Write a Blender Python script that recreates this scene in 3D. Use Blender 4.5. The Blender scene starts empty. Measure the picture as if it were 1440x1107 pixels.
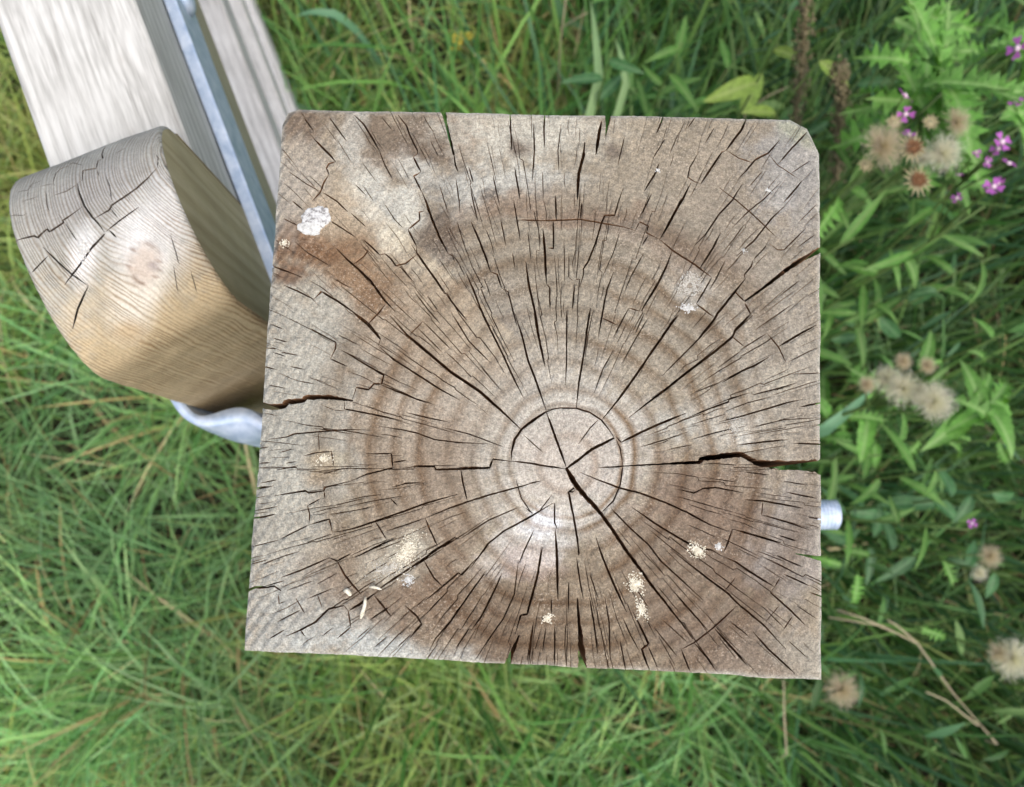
import bpy, math, random
import numpy as np
from mathutils import Vector, Matrix, Quaternion
from mathutils.geometry import delaunay_2d_cdt

random.seed(7)
rng = np.random.default_rng(7)
scene = bpy.context.scene
col = scene.collection

# ------------------------------------------------------------------ camera
ZT = 1.2                       # height of the post top (m)
PXW, PXH, FPX = 1440.0, 1107.0, 1247.0
TILT = math.radians(7.0)
CAM = np.array([0.0, 0.0, ZT + 0.28])
cam_data = bpy.data.cameras.new('camera')
cam_data.sensor_fit = 'HORIZONTAL'
cam_data.sensor_width = 36.0
cam_data.lens = 36.0 * FPX / PXW
cam_data.clip_start = 0.01
cam_data.clip_end = 300.0
cam_data.dof.use_dof = True
cam_data.dof.focus_distance = 0.285
cam_data.dof.aperture_fstop = 16.5
cam = bpy.data.objects.new('camera', cam_data)
col.objects.link(cam)
cam.location = CAM.tolist()
cam.rotation_euler = (TILT, 0, 0)
scene.camera = cam

# ------------------------------------------------------------------ light
SUN_EL, SUN_AZ = math.radians(66), math.radians(140)      # azimuth of the sun, clockwise from +Y
world = bpy.data.worlds.new('World')
scene.world = world
world.use_nodes = True
wn = world.node_tree
bg = wn.nodes['Background']
sky = wn.nodes.new('ShaderNodeTexSky')
sky.sky_type = 'NISHITA'
sky.sun_disc = False
sky.sun_elevation = SUN_EL
sky.sun_rotation = SUN_AZ
sky.air_density = 1.0
sky.dust_density = 5.0
sky.ozone_density = 1.0
wn.links.new(sky.outputs[0], bg.inputs[0])
bg.inputs[1].default_value = 0.15
sun_data = bpy.data.lights.new('sun', 'SUN')
sun_data.energy = 0.9
sun_data.angle = math.radians(75)
sun_data.color = (1.0, 0.96, 0.90)
sun = bpy.data.objects.new('sun', sun_data)
col.objects.link(sun)
sd = Vector((math.sin(SUN_AZ) * math.cos(SUN_EL), math.cos(SUN_AZ) * math.cos(SUN_EL), math.sin(SUN_EL)))
sun.rotation_euler = sd.to_track_quat('Z', 'Y').to_euler()
sun.location = (0, 0, 4)
scene.view_settings.view_transform = 'Standard'
scene.view_settings.look = 'None'
scene.view_settings.gamma = 1.0
scene.view_settings.exposure = 0.7
scene.view_settings.use_curve_mapping = False

scene.cycles.adaptive_threshold = 0.02
scene.cycles.max_bounces = 4
scene.cycles.diffuse_bounces = 2
scene.cycles.glossy_bounces = 2
scene.cycles.transmission_bounces = 3
scene.cycles.caustics_reflective = False
scene.cycles.caustics_refractive = False

# ------------------------------------------------------------------ helpers
_ct, _st = math.cos(TILT), math.sin(TILT)
FWD = np.array([0, _st, -_ct]); UP = np.array([0, _ct, _st]); RT = np.array([1.0, 0, 0])

def ray(px, py):
    return FWD + RT * (px - PXW / 2) / FPX - UP * (py - PXH / 2) / FPX

def at(px, py, z):
    """point of the place at height z that the photograph shows at (px, py)"""
    d = ray(px, py)
    return CAM + d * ((z - CAM[2]) / d[2])

def proj(p):
    q = np.asarray(p, float) - CAM
    de = q @ FWD
    return np.stack([PXW / 2 + FPX * (q @ RT) / de, PXH / 2 - FPX * (q @ UP) / de], -1)

def s2l(c):
    c = c / 255.0
    return c / 12.92 if c <= 0.04045 else ((c + 0.055) / 1.055) ** 2.4

def rgb(r, g, b):
    return (s2l(r), s2l(g), s2l(b), 1.0)

def rgbn(r, g, b):
    return np.array([s2l(r), s2l(g), s2l(b)])

def _hash(ix, iy, seed):
    n = (ix.astype(np.int64) * 374761393 + iy.astype(np.int64) * 668265263 + seed * 974711) & 0x7fffffff
    n = ((n ^ (n >> 13)) * 1274126177) & 0x7fffffff
    return ((n ^ (n >> 16)) & 0xffff) / 65535.0

def vnoise(x, y, seed=0):
    ix, iy = np.floor(x), np.floor(y)
    fx, fy = x - ix, y - iy
    fx = fx * fx * (3 - 2 * fx); fy = fy * fy * (3 - 2 * fy)
    a = _hash(ix, iy, seed); b = _hash(ix + 1, iy, seed)
    c = _hash(ix, iy + 1, seed); d = _hash(ix + 1, iy + 1, seed)
    return (a * (1 - fx) + b * fx) * (1 - fy) + (c * (1 - fx) + d * fx) * fy

def fbm(x, y, seed=0, oct=4):
    v = 0; a = 0.5; t = 0
    for k in range(oct):
        v = v + a * vnoise(x * 2 ** k, y * 2 ** k, seed + k * 17); t += a; a *= 0.55
    return v / t

def mesh_obj(name, verts, faces, mat, parent=None, smooth=False):
    me = bpy.data.meshes.new(name)
    me.from_pydata([tuple(map(float, v)) for v in verts], [], faces)
    for m in (mat if isinstance(mat, (list, tuple)) else [mat]):
        me.materials.append(m)
    if smooth:
        me.polygons.foreach_set('use_smooth', [True] * len(me.polygons))
    me.update()
    o = bpy.data.objects.new(name, me)
    col.objects.link(o)
    if parent is not None:
        o.parent = parent
    return o

def link_mesh(name, me, parent=None, matrix=None):
    o = bpy.data.objects.new(name, me)
    col.objects.link(o)
    if parent is not None:
        o.parent = parent
    if matrix is not None:
        o.matrix_local = matrix
    return o

def empty(name, loc):
    o = bpy.data.objects.new(name, None)
    o.empty_display_size = 0.05
    col.objects.link(o)
    o.location = tuple(float(v) for v in loc)
    return o

def tag(o, label=None, cat=None, group=None, kind=None):
    if label: o['label'] = label
    if cat: o['category'] = cat
    if group: o['group'] = group
    if kind: o['kind'] = kind
    return o

class NT:
    """small node-tree writer"""
    def __init__(self, name):
        self.m = bpy.data.materials.new(name)
        self.m.use_nodes = True
        self.t = self.m.node_tree
        self.bsdf = self.t.nodes['Principled BSDF']
        self.out = self.t.nodes['Material Output']
    def n(self, typ, **kw):
        nd = self.t.nodes.new(typ)
        for k, v in kw.items():
            setattr(nd, k, v)
        return nd
    def set(self, nd, key, v):
        if hasattr(v, 'is_linked') or isinstance(v, bpy.types.NodeSocket):
            self.t.links.new(v, nd.inputs[key])
        else:
            nd.inputs[key].default_value = v
    def math(self, op, a, b=None, c=None, clamp=False):
        nd = self.n('ShaderNodeMath', operation=op, use_clamp=clamp)
        self.set(nd, 0, a)
        if b is not None: self.set(nd, 1, b)
        if c is not None: self.set(nd, 2, c)
        return nd.outputs[0]
    def vmath(self, op, a, b=None, scale=None):
        nd = self.n('ShaderNodeVectorMath', operation=op)
        self.set(nd, 0, a)
        if b is not None: self.set(nd, 1, b)
        if scale is not None: self.set(nd, 'Scale', scale)
        return nd.outputs['Value'] if op in ('LENGTH', 'DOT_PRODUCT', 'DISTANCE') else nd.outputs[0]
    def noise(self, vec, scale, detail=3.0, rough=0.55, dist=0.0):
        nd = self.n('ShaderNodeTexNoise')
        if vec is not None: self.set(nd, 'Vector', vec)
        nd.inputs['Scale'].default_value = scale
        nd.inputs['Detail'].default_value = detail
        nd.inputs['Roughness'].default_value = rough
        nd.inputs['Distortion'].default_value = dist
        return nd.outputs['Fac']
    def ramp(self, fac, stops, interp='LINEAR'):
        nd = self.n('ShaderNodeValToRGB')
        nd.color_ramp.interpolation = interp
        el = nd.color_ramp.elements
        while len(el) < len(stops): el.new(0.5)
        for e, (p, c) in zip(el, stops):
            e.position = p
            e.color = c if isinstance(c, (tuple, list)) else (c, c, c, 1)
        self.set(nd, 0, fac)
        return nd.outputs[0]
    def mix(self, fac, a, b, mode='MIX'):
        nd = self.n('ShaderNodeMix', data_type='RGBA', blend_type=mode)
        self.set(nd, 0, fac)
        self.set(nd, 6, a); self.set(nd, 7, b)
        return nd.outputs[2]
    def sep(self, v):
        nd = self.n('ShaderNodeSeparateXYZ'); self.set(nd, 0, v)
        return nd.outputs
    def comb(self, x, y, z):
        nd = self.n('ShaderNodeCombineXYZ')
        self.set(nd, 0, x); self.set(nd, 1, y); self.set(nd, 2, z)
        return nd.outputs[0]
    def attr(self, name):
        nd = self.n('ShaderNodeAttribute'); nd.attribute_name = name
        return nd
    def pos(self):
        return self.n('ShaderNodeNewGeometry').outputs['Position']
    def obj(self):
        return self.n('ShaderNodeTexCoord').outputs['Object']
    def bump(self, height, strength, dist, normal=None):
        nd = self.n('ShaderNodeBump')
        nd.inputs['Strength'].default_value = strength
        nd.inputs['Distance'].default_value = dist
        self.set(nd, 'Height', height)
        if normal is not None: self.set(nd, 'Normal', normal)
        return nd.outputs[0]
    def base(self, c): self.set(self.bsdf, 'Base Color', c)
    def rough(self, v): self.set(self.bsdf, 'Roughness', v)
    def normal(self, v): self.set(self.bsdf, 'Normal', v)

# ------------------------------------------------------------------ cracked sheets
def ribbon(pts, w, tap0=True, tap1=True, step=1.1, jit=0.10):
    """polyline (mm) to (left points, right points, local widths)"""
    P = np.array(pts, float)
    seg = np.linalg.norm(np.diff(P, axis=0), axis=1)
    L = seg.sum()
    cum = np.concatenate([[0], np.cumsum(seg)])
    ts = sorted(set(np.linspace(0, L, max(3, int(L / step) + 1)).round(4).tolist() + cum.round(4).tolist()))
    ts = np.array(ts)
    X = np.interp(ts, cum, P[:, 0]); Y = np.interp(ts, cum, P[:, 1])
    T = np.stack([np.gradient(X, ts), np.gradient(Y, ts)], 1)
    T /= np.linalg.norm(T, axis=1)[:, None] + 1e-9
    N = np.stack([-T[:, 1], T[:, 0]], 1)
    if np.ndim(w):
        wl = np.interp(ts / L, np.linspace(0, 1, len(w)), w)
    else:
        q = ts / L
        wl = np.full(len(ts), float(w))
        if tap0: wl *= np.clip(0.22 + q / 0.3, 0, 1)
        if tap1: wl *= np.clip(0.22 + (1 - q) / 0.3, 0, 1)
    a = rng.random(len(ts)); b = rng.random(len(ts))
    hw = wl * 0.5
    jl = (a - 0.5) * jit * (0.5 + wl); jr = (b - 0.5) * jit * (0.5 + wl)
    lft = np.stack([X, Y], 1) + N * np.maximum(hw + jl, 0.035)[:, None]
    rgt = np.stack([X, Y], 1) - N * np.maximum(hw + jr, 0.035)[:, None]
    return lft, rgt, wl

def cracked_sheet(outline, ribbons, grid, inset=None, eps=1e-4):
    """constrained triangulation of an outline cut by crack ribbons (all in mm).
    returns verts2d, solid tris, crack tris, crack depth per vertex"""
    V = []; E = []; F = []; D = []
    def add(p, d=0.0):
        V.append(Vector((float(p[0]), float(p[1])))); D.append(d); return len(V) - 1
    ids = [add(p) for p in outline]
    F.append(ids)
    if inset is not None:
        jj = [add(p) for p in inset]
        E += [(jj[i], jj[(i + 1) % len(jj)]) for i in range(len(jj))]
    for lft, rgt, wl, dep in ribbons:
        li = [add(p, d) for p, d in zip(lft, dep)]
        ri = [add(p, d) for p, d in zip(rgt, dep)]
        for i in range(len(li) - 1):
            for tri in ((ri[i], ri[i + 1], li[i + 1]), (ri[i], li[i + 1], li[i])):
                a, b, c = (V[k] for k in tri)
                ar = (b.x - a.x) * (c.y - a.y) - (b.y - a.y) * (c.x - a.x)
                if abs(ar) > 2e-3:
                    F.append(list(tri) if ar > 0 else [tri[0], tri[2], tri[1]])
    for p in grid: add(p)
    vo, eo, fo, ov, oe, of = delaunay_2d_cdt(V, E, F, 0, eps, True)
    v2 = np.array([(v.x, v.y) for v in vo])
    solid, crack = [], []
    for f, src in zip(fo, of):
        if 0 not in src: continue
        (crack if len(src) > 1 else solid).append(tuple(f))
    dep = np.zeros(len(v2))
    for i, src in enumerate(ov):
        if src: dep[i] = max(D[k] for k in src)
    nb = {}
    for t in crack:
        for i in t: nb.setdefault(i, set()).update(t)
    for _ in range(2):
        for i in nb:
            if dep[i] <= 0:
                vals = [dep[k] for k in nb[i] if dep[k] > 0]
                if vals: dep[i] = float(np.mean(vals))
    for i in nb:
        dep[i] = max(dep[i], 0.3)
    return v2, solid, crack, dep

def edges_of(tris):
    s = {}
    for a, b, c in tris:
        for e in ((a, b), (b, c), (c, a)): s[e] = 1
    return s

# ------------------------------------------------------------------ materials: wood
PITH = at(797, 655, ZT)
PXM = np.linalg.norm(at(897, 655, ZT) - at(797, 655, ZT)) / 100.0     # metres per photo pixel on the post top

def mat_post_top():
    t = NT('weathered_end_grain')
    p = t.vmath('SUBTRACT', t.pos(), tuple(PITH))
    x, y, z = t.sep(p)
    flat = t.comb(x, y, 0.0)
    r = t.vmath('LENGTH', flat)
    unit = t.vmath('NORMALIZE', flat)
    ux, uy, _ = t.sep(unit)
    rn = t.attr('ring').outputs['Fac']               # eccentric, slightly wobbly ring radius
    fade = t.attr('ring_fade').outputs['Fac']
    L = [(0, .62), (28, .70), (40, .44), (48, .66), (72, .72), (78, .24), (83, .72), (90, .66), (97, .22), (105, .62), (118, .66),
         (131, .36), (141, .64), (156, .60), (168, .32), (178, .62), (192, .58), (205, .30), (214, .62), (225, .58), (236, .34),
         (245, .60), (256, .50), (270, .26), (282, .58), (289, .54), (299, .38), (309, .60), (322, .48), (340, .34), (368, .58), (420, .54)]
    ringv = t.ramp(rn, [(a / 420.0, b) for a, b in L])
    sv = t.comb(t.math('MULTIPLY', ux, 1.0), uy, t.math('MULTIPLY', r, 9.0))
    ray1 = t.noise(sv, 46.0, 2.0, 0.7)
    pore = t.noise(flat, 1900.0, 1.0, 0.6)
    pore2 = t.noise(flat, 650.0, 3.0, 0.75)
    stain = t.attr('stain').outputs['Color']
    ringf = t.math('MULTIPLY', t.math('SUBTRACT', 0.66, ringv), t.math('MULTIPLY', fade, 2.2), clamp=True)
    c = t.mix(ringf, stain, t.mix(1.0, stain, rgb(180, 152, 122), 'MULTIPLY'))
    fr = t.math('SINE', t.math('ADD', t.math('MULTIPLY', rn, 6.283 * 56.0), t.math('MULTIPLY', pore2, 1.5)))
    fr = t.math('MULTIPLY_ADD', fr, 0.5, 0.5)
    def shade(c, f, lo, hi, amt):
        g = t.ramp(f, [(lo, 1.0 - amt), (hi, 1.0 + amt)])
        return t.mix(1.0, c, g, 'MULTIPLY')
    c = shade(c, ray1, 0.3, 0.7, 0.17)
    c = shade(c, fr, 0.0, 1.0, 0.06)
    c = shade(c, pore2, 0.34, 0.66, 0.24)
    c = shade(c, pore, 0.30, 0.70, 0.24)
    c = shade(c, ringv, 0.20, 0.74, 0.09)
    # bleached fibres standing out as pale grains
    spk = t.ramp(t.noise(flat, 1150.0, 2.0, 0.8), [(0.54, 0.0), (0.68, 0.55)])
    c = t.mix(t.math('MULTIPLY', spk, t.attr('grain').outputs['Fac']), c, rgb(204, 190, 168))
    t.base(c)
    t.rough(0.85)
    t.bsdf.inputs['Specular IOR Level'].default_value = 0.25
    # circular-saw marks, pores, ring ridges
    saw = t.math('SINE', t.math('MULTIPLY_ADD', fade, 7.0, t.math('MULTIPLY', t.math('ADD', x, t.math('MULTIPLY', y, -0.75)), 1650.0)))
    h = t.math('MULTIPLY', saw, t.attr('saw').outputs['Fac'])
    h = t.math('ADD', h, pore2)
    h = t.math('ADD', h, t.math('MULTIPLY', ringv, 0.2))
    t.normal(t.bump(h, 0.8, 0.0008))
    return t.m

def mat_inner_wood():
    t = NT('inner_wood')
    p = t.pos()
    x, y, z = t.sep(p)
    g = t.noise(t.comb(t.math('MULTIPLY', x, 12.0), t.math('MULTIPLY', y, 12.0), z), 40.0, 4.0, 0.6)
    t.base(t.ramp(g, [(0.3, rgb(104, 74, 48)), (0.7, rgb(158, 118, 80))]))
    t.rough(0.9)
    return t.m

def mat_board(name, c0, c1, c2, axis, ring=420.0, grey=None, bump=0.4):
    """sawn timber: stretched grain, ring lines along one axis (object space: x along the board)"""
    t = NT(name)
    o = t.obj()
    x, y, z = t.sep(o)
    st = {'x': (1.2, 22.0, 22.0), 'z': (22.0, 22.0, 1.2)}[axis]
    v = t.comb(t.math('MULTIPLY', x, st[0]), t.math('MULTIPLY', y, st[1]), t.math('MULTIPLY', z, st[2]))
    wob = t.noise(v, 1.6, 3.0, 0.55)
    lines = t.noise(v, 9.0, 4.0, 0.7)
    a, b = (y, z) if axis == 'x' else (x, y)
    d = t.math('SQRT', t.math('ADD', t.math('POWER', t.math('ADD', a, 0.045), 2.0), t.math('POWER', t.math('ADD', b, 0.03), 2.0)))
    w = t.math('SINE', t.math('ADD', t.math('MULTIPLY', d, ring * 6.283), t.math('MULTIPLY', wob, 26.0)))
    w = t.math('MULTIPLY_ADD', w, 0.5, 0.5)
    c = t.ramp(t.math('ADD', t.math('MULTIPLY', w, 0.45), t.math('MULTIPLY', lines, 0.55)), [(0.2, c2), (0.5, c1), (0.8, c0)])
    bl = t.noise(o, 26.0, 4.0, 0.6)
    c = t.mix(1.0, c, t.ramp(bl, [(0.3, 0.86), (0.7, 1.08)]), 'MULTIPLY')
    fine = t.noise(v, 40.0, 3.0, 0.7)
    c = t.mix(1.0, c, t.ramp(fine, [(0.3, 0.90), (0.7, 1.07)]), 'MULTIPLY')
    t.base(c)
    t.rough(0.8)
    t.bsdf.inputs['Specular IOR Level'].default_value = 0.25
    t.normal(t.bump(t.math('ADD', t.math('MULTIPLY', lines, 0.8), t.math('MULTIPLY', fine, 0.5)), bump, 0.0008))
    return t.m

M_TOP = mat_post_top()
M_INNER = mat_inner_wood()
M_SIDE = mat_board('post_side_wood', rgb(176, 158, 134), rgb(150, 130, 104), rgb(112, 92, 70), 'z', 300.0)

# ------------------------------------------------------------------ the post
# cracks traced from the photograph in six tiles (tile scale 3.257), drawn on the post-top plane
TS = 3.257
TILE = {1: (340, 140), 2: (740, 140), 3: (340, 440), 4: (740, 440), 5: (330, 640), 6: (740, 640)}
CR = {
1: [(7, 972, 255, 978, 300, 990, 330), (6, 1228, 50, 1232, 150, 1236, 215, 1232, 240), (7, 1388, 60, 1384, 140, 1386, 215),
    (5, 1337, 110, 1340, 230, 1335, 340), (8, 515, 70, 560, 115, 605, 190, 630, 235), (4, 630, 235, 655, 300, 690, 365),
    (5, 400, 80, 450, 150, 480, 190), (5, 285, 85, 325, 140), (9, 330, 180, 360, 210, 395, 245, 430, 285),
    (7, 430, 285, 400, 295, 388, 315, 400, 345), (7, 400, 345, 375, 385, 360, 425, 325, 465),
    (7, 715, 70, 755, 120, 770, 165, 805, 235, 803, 248, 785, 262), (8, 785, 262, 820, 330), (6, 820, 330, 805, 340, 787, 350, 800, 375, 825, 425),
    (11, 825, 425, 845, 470, 870, 545, 905, 630, 945, 705), (4, 945, 705, 965, 715, 975, 745), (3, 640, 80, 690, 140), (3, 830, 70, 860, 125, 880, 150),
    (3, 865, 190, 900, 260), (4, 980, 360, 995, 460, 1000, 520), (5, 1040, 310, 1060, 380), (5, 1048, 410, 1065, 490, 1080, 555),
    (9, 1050, 560, 1090, 650, 1120, 730, 1140, 790), (6, 1140, 790, 1170, 800, 1190, 865), (6, 1190, 865, 1220, 880, 1240, 960, 1260, 1035),
    (4, 1150, 340, 1165, 420, 1182, 490), (4, 1185, 545, 1210, 670), (6, 1250, 310, 1258, 360, 1275, 460), (5, 1245, 460, 1260, 550, 1275, 640),
    (3, 1240, 700, 1250, 770), (4, 1260, 552, 1370, 552), (5, 1425, 560, 1428, 685, 1405, 680), (11, 1380, 590, 1387, 680, 1395, 845),
    (6, 1395, 845, 1410, 860, 1412, 965), (10, 1300, 740, 1315, 850, 1345, 980, 1365, 1107), (7, 835, 510, 812, 515, 815, 550, 760, 595),
    (7, 760, 595, 800, 670), (9, 800, 670, 800, 700, 870, 800, 935, 890), (6, 935, 890, 980, 950, 1030, 1010),
    (6, 800, 710, 750, 750, 705, 760, 680, 725, 655, 705, 630, 710), (8, 630, 710, 590, 670, 555, 640), (4, 705, 760, 730, 770, 790, 840),
    (4, 790, 880, 850, 960, 910, 1030), (10, 430, 680, 490, 740, 510, 755, 590, 830, 650, 915, 705, 975), (6, 510, 755, 560, 715, 580, 685),
    (6, 190, 850, 250, 875, 330, 915), (9, 330, 915, 365, 880, 440, 925, 515, 975), (7, 515, 975, 580, 1025, 635, 1090),
    (7, 580, 1025, 620, 985, 655, 940), (5, 390, 545, 460, 590, 520, 630), (6, 370, 425, 440, 470, 485, 515), (4, 500, 520, 570, 585),
    (5, 230, 465, 280, 505), (4, 190, 545, 260, 580), (8, 1030, 800, 1070, 895, 1090, 950, 1160, 1100), (3, 300, 700, 400, 760),
    (3, 655, 480, 700, 550, 740, 590), (3, 520, 390, 570, 440), (3, 985, 560, 1010, 640, 1030, 700), (3, 420, 820, 500, 865),
    (3, 215, 330, 300, 390, 365, 425), (3, 905, 390, 945, 520), (3, 1310, 600, 1325, 740), (3, 850, 900, 900, 970), (3, 1110, 820, 1140, 900)],
2: [(7, 85, 60, 80, 155), (14, 345, 100, 335, 150, 318, 255), (14, 268, 195, 262, 260, 240, 340, 235, 460), (5, 35, 140, 38, 220, 28, 370),
    (3, 160, 110, 145, 235, 150, 340), (3, 75, 330, 78, 450), (7, 630, 70, 618, 105, 597, 155), (4, 775, 80, 740, 130),
    (10, 1012, 80, 985, 140, 950, 185, 915, 235), (9, 915, 235, 895, 242, 850, 310, 800, 385), (4, 800, 385, 770, 375, 740, 355, 750, 310, 790, 240),
    (11, 755, 380, 720, 450, 690, 500, 650, 575, 612, 640), (4, 920, 235, 975, 270, 1040, 290), (7, 1290, 145, 1215, 225, 1150, 300),
    (7, 1165, 180, 1110, 245, 1050, 275, 1000, 335, 970, 365), (3, 1110, 250, 1150, 300, 1250, 365), (6, 990, 385, 945, 460, 880, 530, 820, 620, 770, 670),
    (6, 1265, 370, 1225, 420, 1180, 470), (6, 1180, 490, 1120, 550, 1080, 600, 1040, 650, 960, 720), (4, 1165, 380, 1090, 455, 1020, 510, 940, 590),
    (5, 880, 400, 960, 460, 1040, 530, 1150, 635), (4, 1000, 570, 950, 640, 900, 700), (8, 890, 610, 855, 680, 795, 775),
    (7, 0, 555, 130, 553, 250, 548, 340, 565, 395, 575, 440, 582, 500, 600), (5, 500, 600, 520, 560, 560, 580, 550, 610, 610, 640),
    (8, 610, 640, 670, 690, 715, 720, 770, 755, 850, 815), (6, 850, 815, 825, 860, 780, 935), (6, 780, 935, 860, 995), (8, 135, 440, 137, 550),
    (6, 125, 555, 125, 680, 100, 680), (6, 255, 470, 248, 545), (8, 445, 405, 425, 460, 405, 530, 360, 530, 345, 565, 320, 650, 285, 740, 262, 775, 262, 800, 245, 860),
    (3, 195, 700, 195, 815, 215, 830), (7, 218, 850, 220, 870, 212, 960), (7, 400, 790, 370, 870, 345, 1000, 330, 1090), (9, 295, 955, 270, 1100),
    (6, 187, 960, 185, 1107), (9, 670, 690, 640, 770, 600, 850, 525, 970), (8, 610, 290, 590, 340, 540, 420), (5, 575, 430, 520, 540),
    (4, 635, 180, 580, 270), (4, 450, 170, 420, 300), (3, 430, 600, 400, 700, 350, 810), (4, 540, 700, 480, 810, 450, 880), (4, 560, 620, 530, 670),
    (4, 910, 740, 870, 820, 840, 870), (6, 1000, 925, 960, 885, 945, 890), (6, 1000, 930, 1030, 985), (10, 1005, 820, 945, 895, 880, 975, 860, 1010, 790, 1090),
    (6, 1035, 740, 1030, 765, 1000, 800, 1000, 820), (4, 1100, 670, 1040, 735), (4, 1280, 590, 1180, 690, 1150, 690, 1110, 660),
    (8, 1030, 985, 960, 1050, 940, 1095), (4, 1250, 830, 1160, 900), (4, 1215, 940, 1100, 1020, 1050, 1055), (7, 1325, 1035, 1240, 1080, 1155, 1132),
    (4, 540, 980, 500, 1070), (5, 470, 955, 440, 1010, 400, 1090), (5, 345, 1000, 420, 1035), (5, 470, 955, 520, 970), (9, 695, 985, 610, 1100),
    (3, 1300, 280, 1210, 340), (3, 1330, 480, 1250, 560), (3, 1320, 620, 1240, 680), (3, 1080, 330, 1020, 400), (3, 700, 150, 660, 240), (3, 860, 130, 820, 200)],
3: [(14, 680, 15, 760, 105, 850, 180, 950, 265, 1090, 360, 1190, 450, 1280, 535), (11, 1432, 440, 1390, 455, 1330, 495, 1285, 530, 1250, 580, 1235, 640, 1235, 675),
    (8, 1095, 0, 1140, 80, 1195, 190, 1245, 300, 1290, 390), (9, 1340, 0, 1355, 90, 1390, 250), (9, 1250, 0, 1285, 110, 1310, 215, 1350, 320, 1395, 450),
    (8, 510, 0, 570, 50, 635, 120, 625, 150), (8, 625, 150, 690, 210, 800, 280, 900, 345, 1000, 400), (6, 315, 70, 360, 98, 430, 135, 428, 165, 405, 210),
    (5, 405, 210, 480, 245), (8, 455, 170, 540, 220, 650, 285, 640, 325, 605, 325, 580, 352, 525, 342, 505, 400), (7, 635, 328, 700, 355, 800, 395, 870, 415),
    (7, 470, 400, 470, 440, 600, 465, 740, 495), (5, 750, 455, 850, 480, 950, 500), (5, 630, 520, 730, 535, 800, 550, 880, 580, 1000, 595, 1130, 600),
    (4, 920, 525, 1040, 555, 1200, 615), (5, 120, 580, 200, 570, 240, 555, 350, 545, 480, 535, 570, 535), (4, 285, 655, 340, 640, 410, 635),
    (3, 350, 545, 355, 635), (5, 410, 630, 420, 700), (6, 570, 645, 685, 645, 690, 710, 570, 740, 500, 770), (6, 690, 685, 755, 675),
    (7, 500, 770, 380, 800, 375, 815, 305, 825, 290, 815, 150, 838), (5, 375, 815, 380, 850),
    (9, 735, 712, 800, 703, 880, 703, 890, 718, 1000, 715, 1135, 710, 1150, 670, 1230, 680), (7, 1230, 678, 1330, 690, 1432, 710), (7, 1003, 720, 1015, 790, 1033, 860),
    (6, 1370, 770, 1240, 805, 1130, 835, 1035, 865, 950, 895, 840, 940), (4, 840, 940, 740, 975, 660, 1000),
    (8, 990, 830, 850, 870, 740, 910, 610, 955, 520, 985, 460, 1000, 415, 1005), (6, 415, 1005, 400, 945, 310, 970), (5, 310, 970, 260, 995, 180, 1035),
    (5, 300, 885, 310, 920, 308, 965), (4, 360, 850, 300, 885), (8, 35, 942, 100, 935, 155, 922), (6, 840, 940, 860, 990, 900, 1075), (5, 610, 955, 640, 1000, 665, 1040),
    (5, 1270, 890, 1130, 950, 1000, 1035), (6, 1000, 1035, 975, 1030, 850, 1107), (7, 1430, 870, 1360, 910, 1330, 930, 1200, 1000, 1130, 1055, 1040, 1180),
    (4, 1255, 760, 1280, 850, 1330, 920), (5, 680, 850, 715, 885), (3, 690, 800, 750, 780, 830, 775), (3, 440, 100, 540, 150), (4, 830, 40, 960, 170),
    (5, 960, 0, 1040, 130, 1140, 230), (4, 830, 40, 770, 100), (3, 1080, 230, 1200, 370), (3, 1290, 560, 1380, 640), (3, 130, 50, 190, 75), (4, 140, 115, 210, 135),
    (4, 95, 158, 160, 165), (3, 140, 180, 200, 200), (4, 80, 240, 160, 260), (4, 180, 180, 260, 195), (3, 220, 245, 290, 260), (5, 50, 625, 120, 615),
    (4, 75, 690, 130, 685), (3, 200, 690, 250, 680), (5, 40, 805, 120, 795), (3, 85, 780, 160, 765), (3, 170, 640, 230, 625), (3, 160, 720, 260, 700),
    (3, 430, 880, 560, 850), (3, 360, 740, 460, 715), (3, 400, 925, 600, 890), (3, 120, 330, 200, 345), (3, 250, 310, 330, 325)],
4: [(10, 90, 450, 130, 560, 185, 710), (10, 0, 520, 50, 480, 90, 455), (7, 90, 445, 160, 435, 230, 437, 290, 455, 345, 492, 380, 535, 405, 575),
    (6, 440, 680, 443, 700, 430, 790, 400, 860, 345, 915), (4, 410, 575, 430, 620, 440, 680), (7, 0, 687, 80, 700, 180, 715),
    (10, 345, 492, 420, 400, 500, 290, 580, 170, 660, 60, 700, 10), (8, 230, 435, 240, 330, 265, 180, 290, 0), (5, 185, 0, 185, 200, 180, 330),
    (9, 35, 0, 60, 120, 85, 240), (11, 470, 480, 560, 410, 640, 350, 740, 270, 860, 180, 945, 110, 960, 80, 1040, 10), (5, 620, 290, 700, 210, 780, 130, 860, 45),
    (10, 410, 565, 435, 593, 520, 550, 620, 505, 730, 460), (7, 740, 480, 850, 435, 925, 408, 930, 395, 1025, 365), (5, 1030, 365, 1040, 375, 1160, 345, 1240, 320),
    (6, 880, 500, 980, 475, 1100, 440, 1200, 410, 1270, 395), (7, 1260, 430, 1365, 408), (8, 895, 320, 990, 265, 1050, 240, 1115, 200), (8, 1155, 155, 1240, 105, 1330, 55),
    (5, 1105, 95, 1155, 155, 1190, 225), (4, 980, 170, 1100, 95), (4, 940, 105, 1000, 155), (6, 970, 605, 1080, 592, 1200, 580), (6, 1225, 597, 1370, 603),
    (8, 245, 730, 330, 765, 420, 800, 520, 825, 640, 870, 740, 915, 840, 970, 940, 1005), (9, 945, 990, 1050, 1020, 1170, 1055), (7, 945, 990, 925, 1050, 905, 1095),
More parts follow.
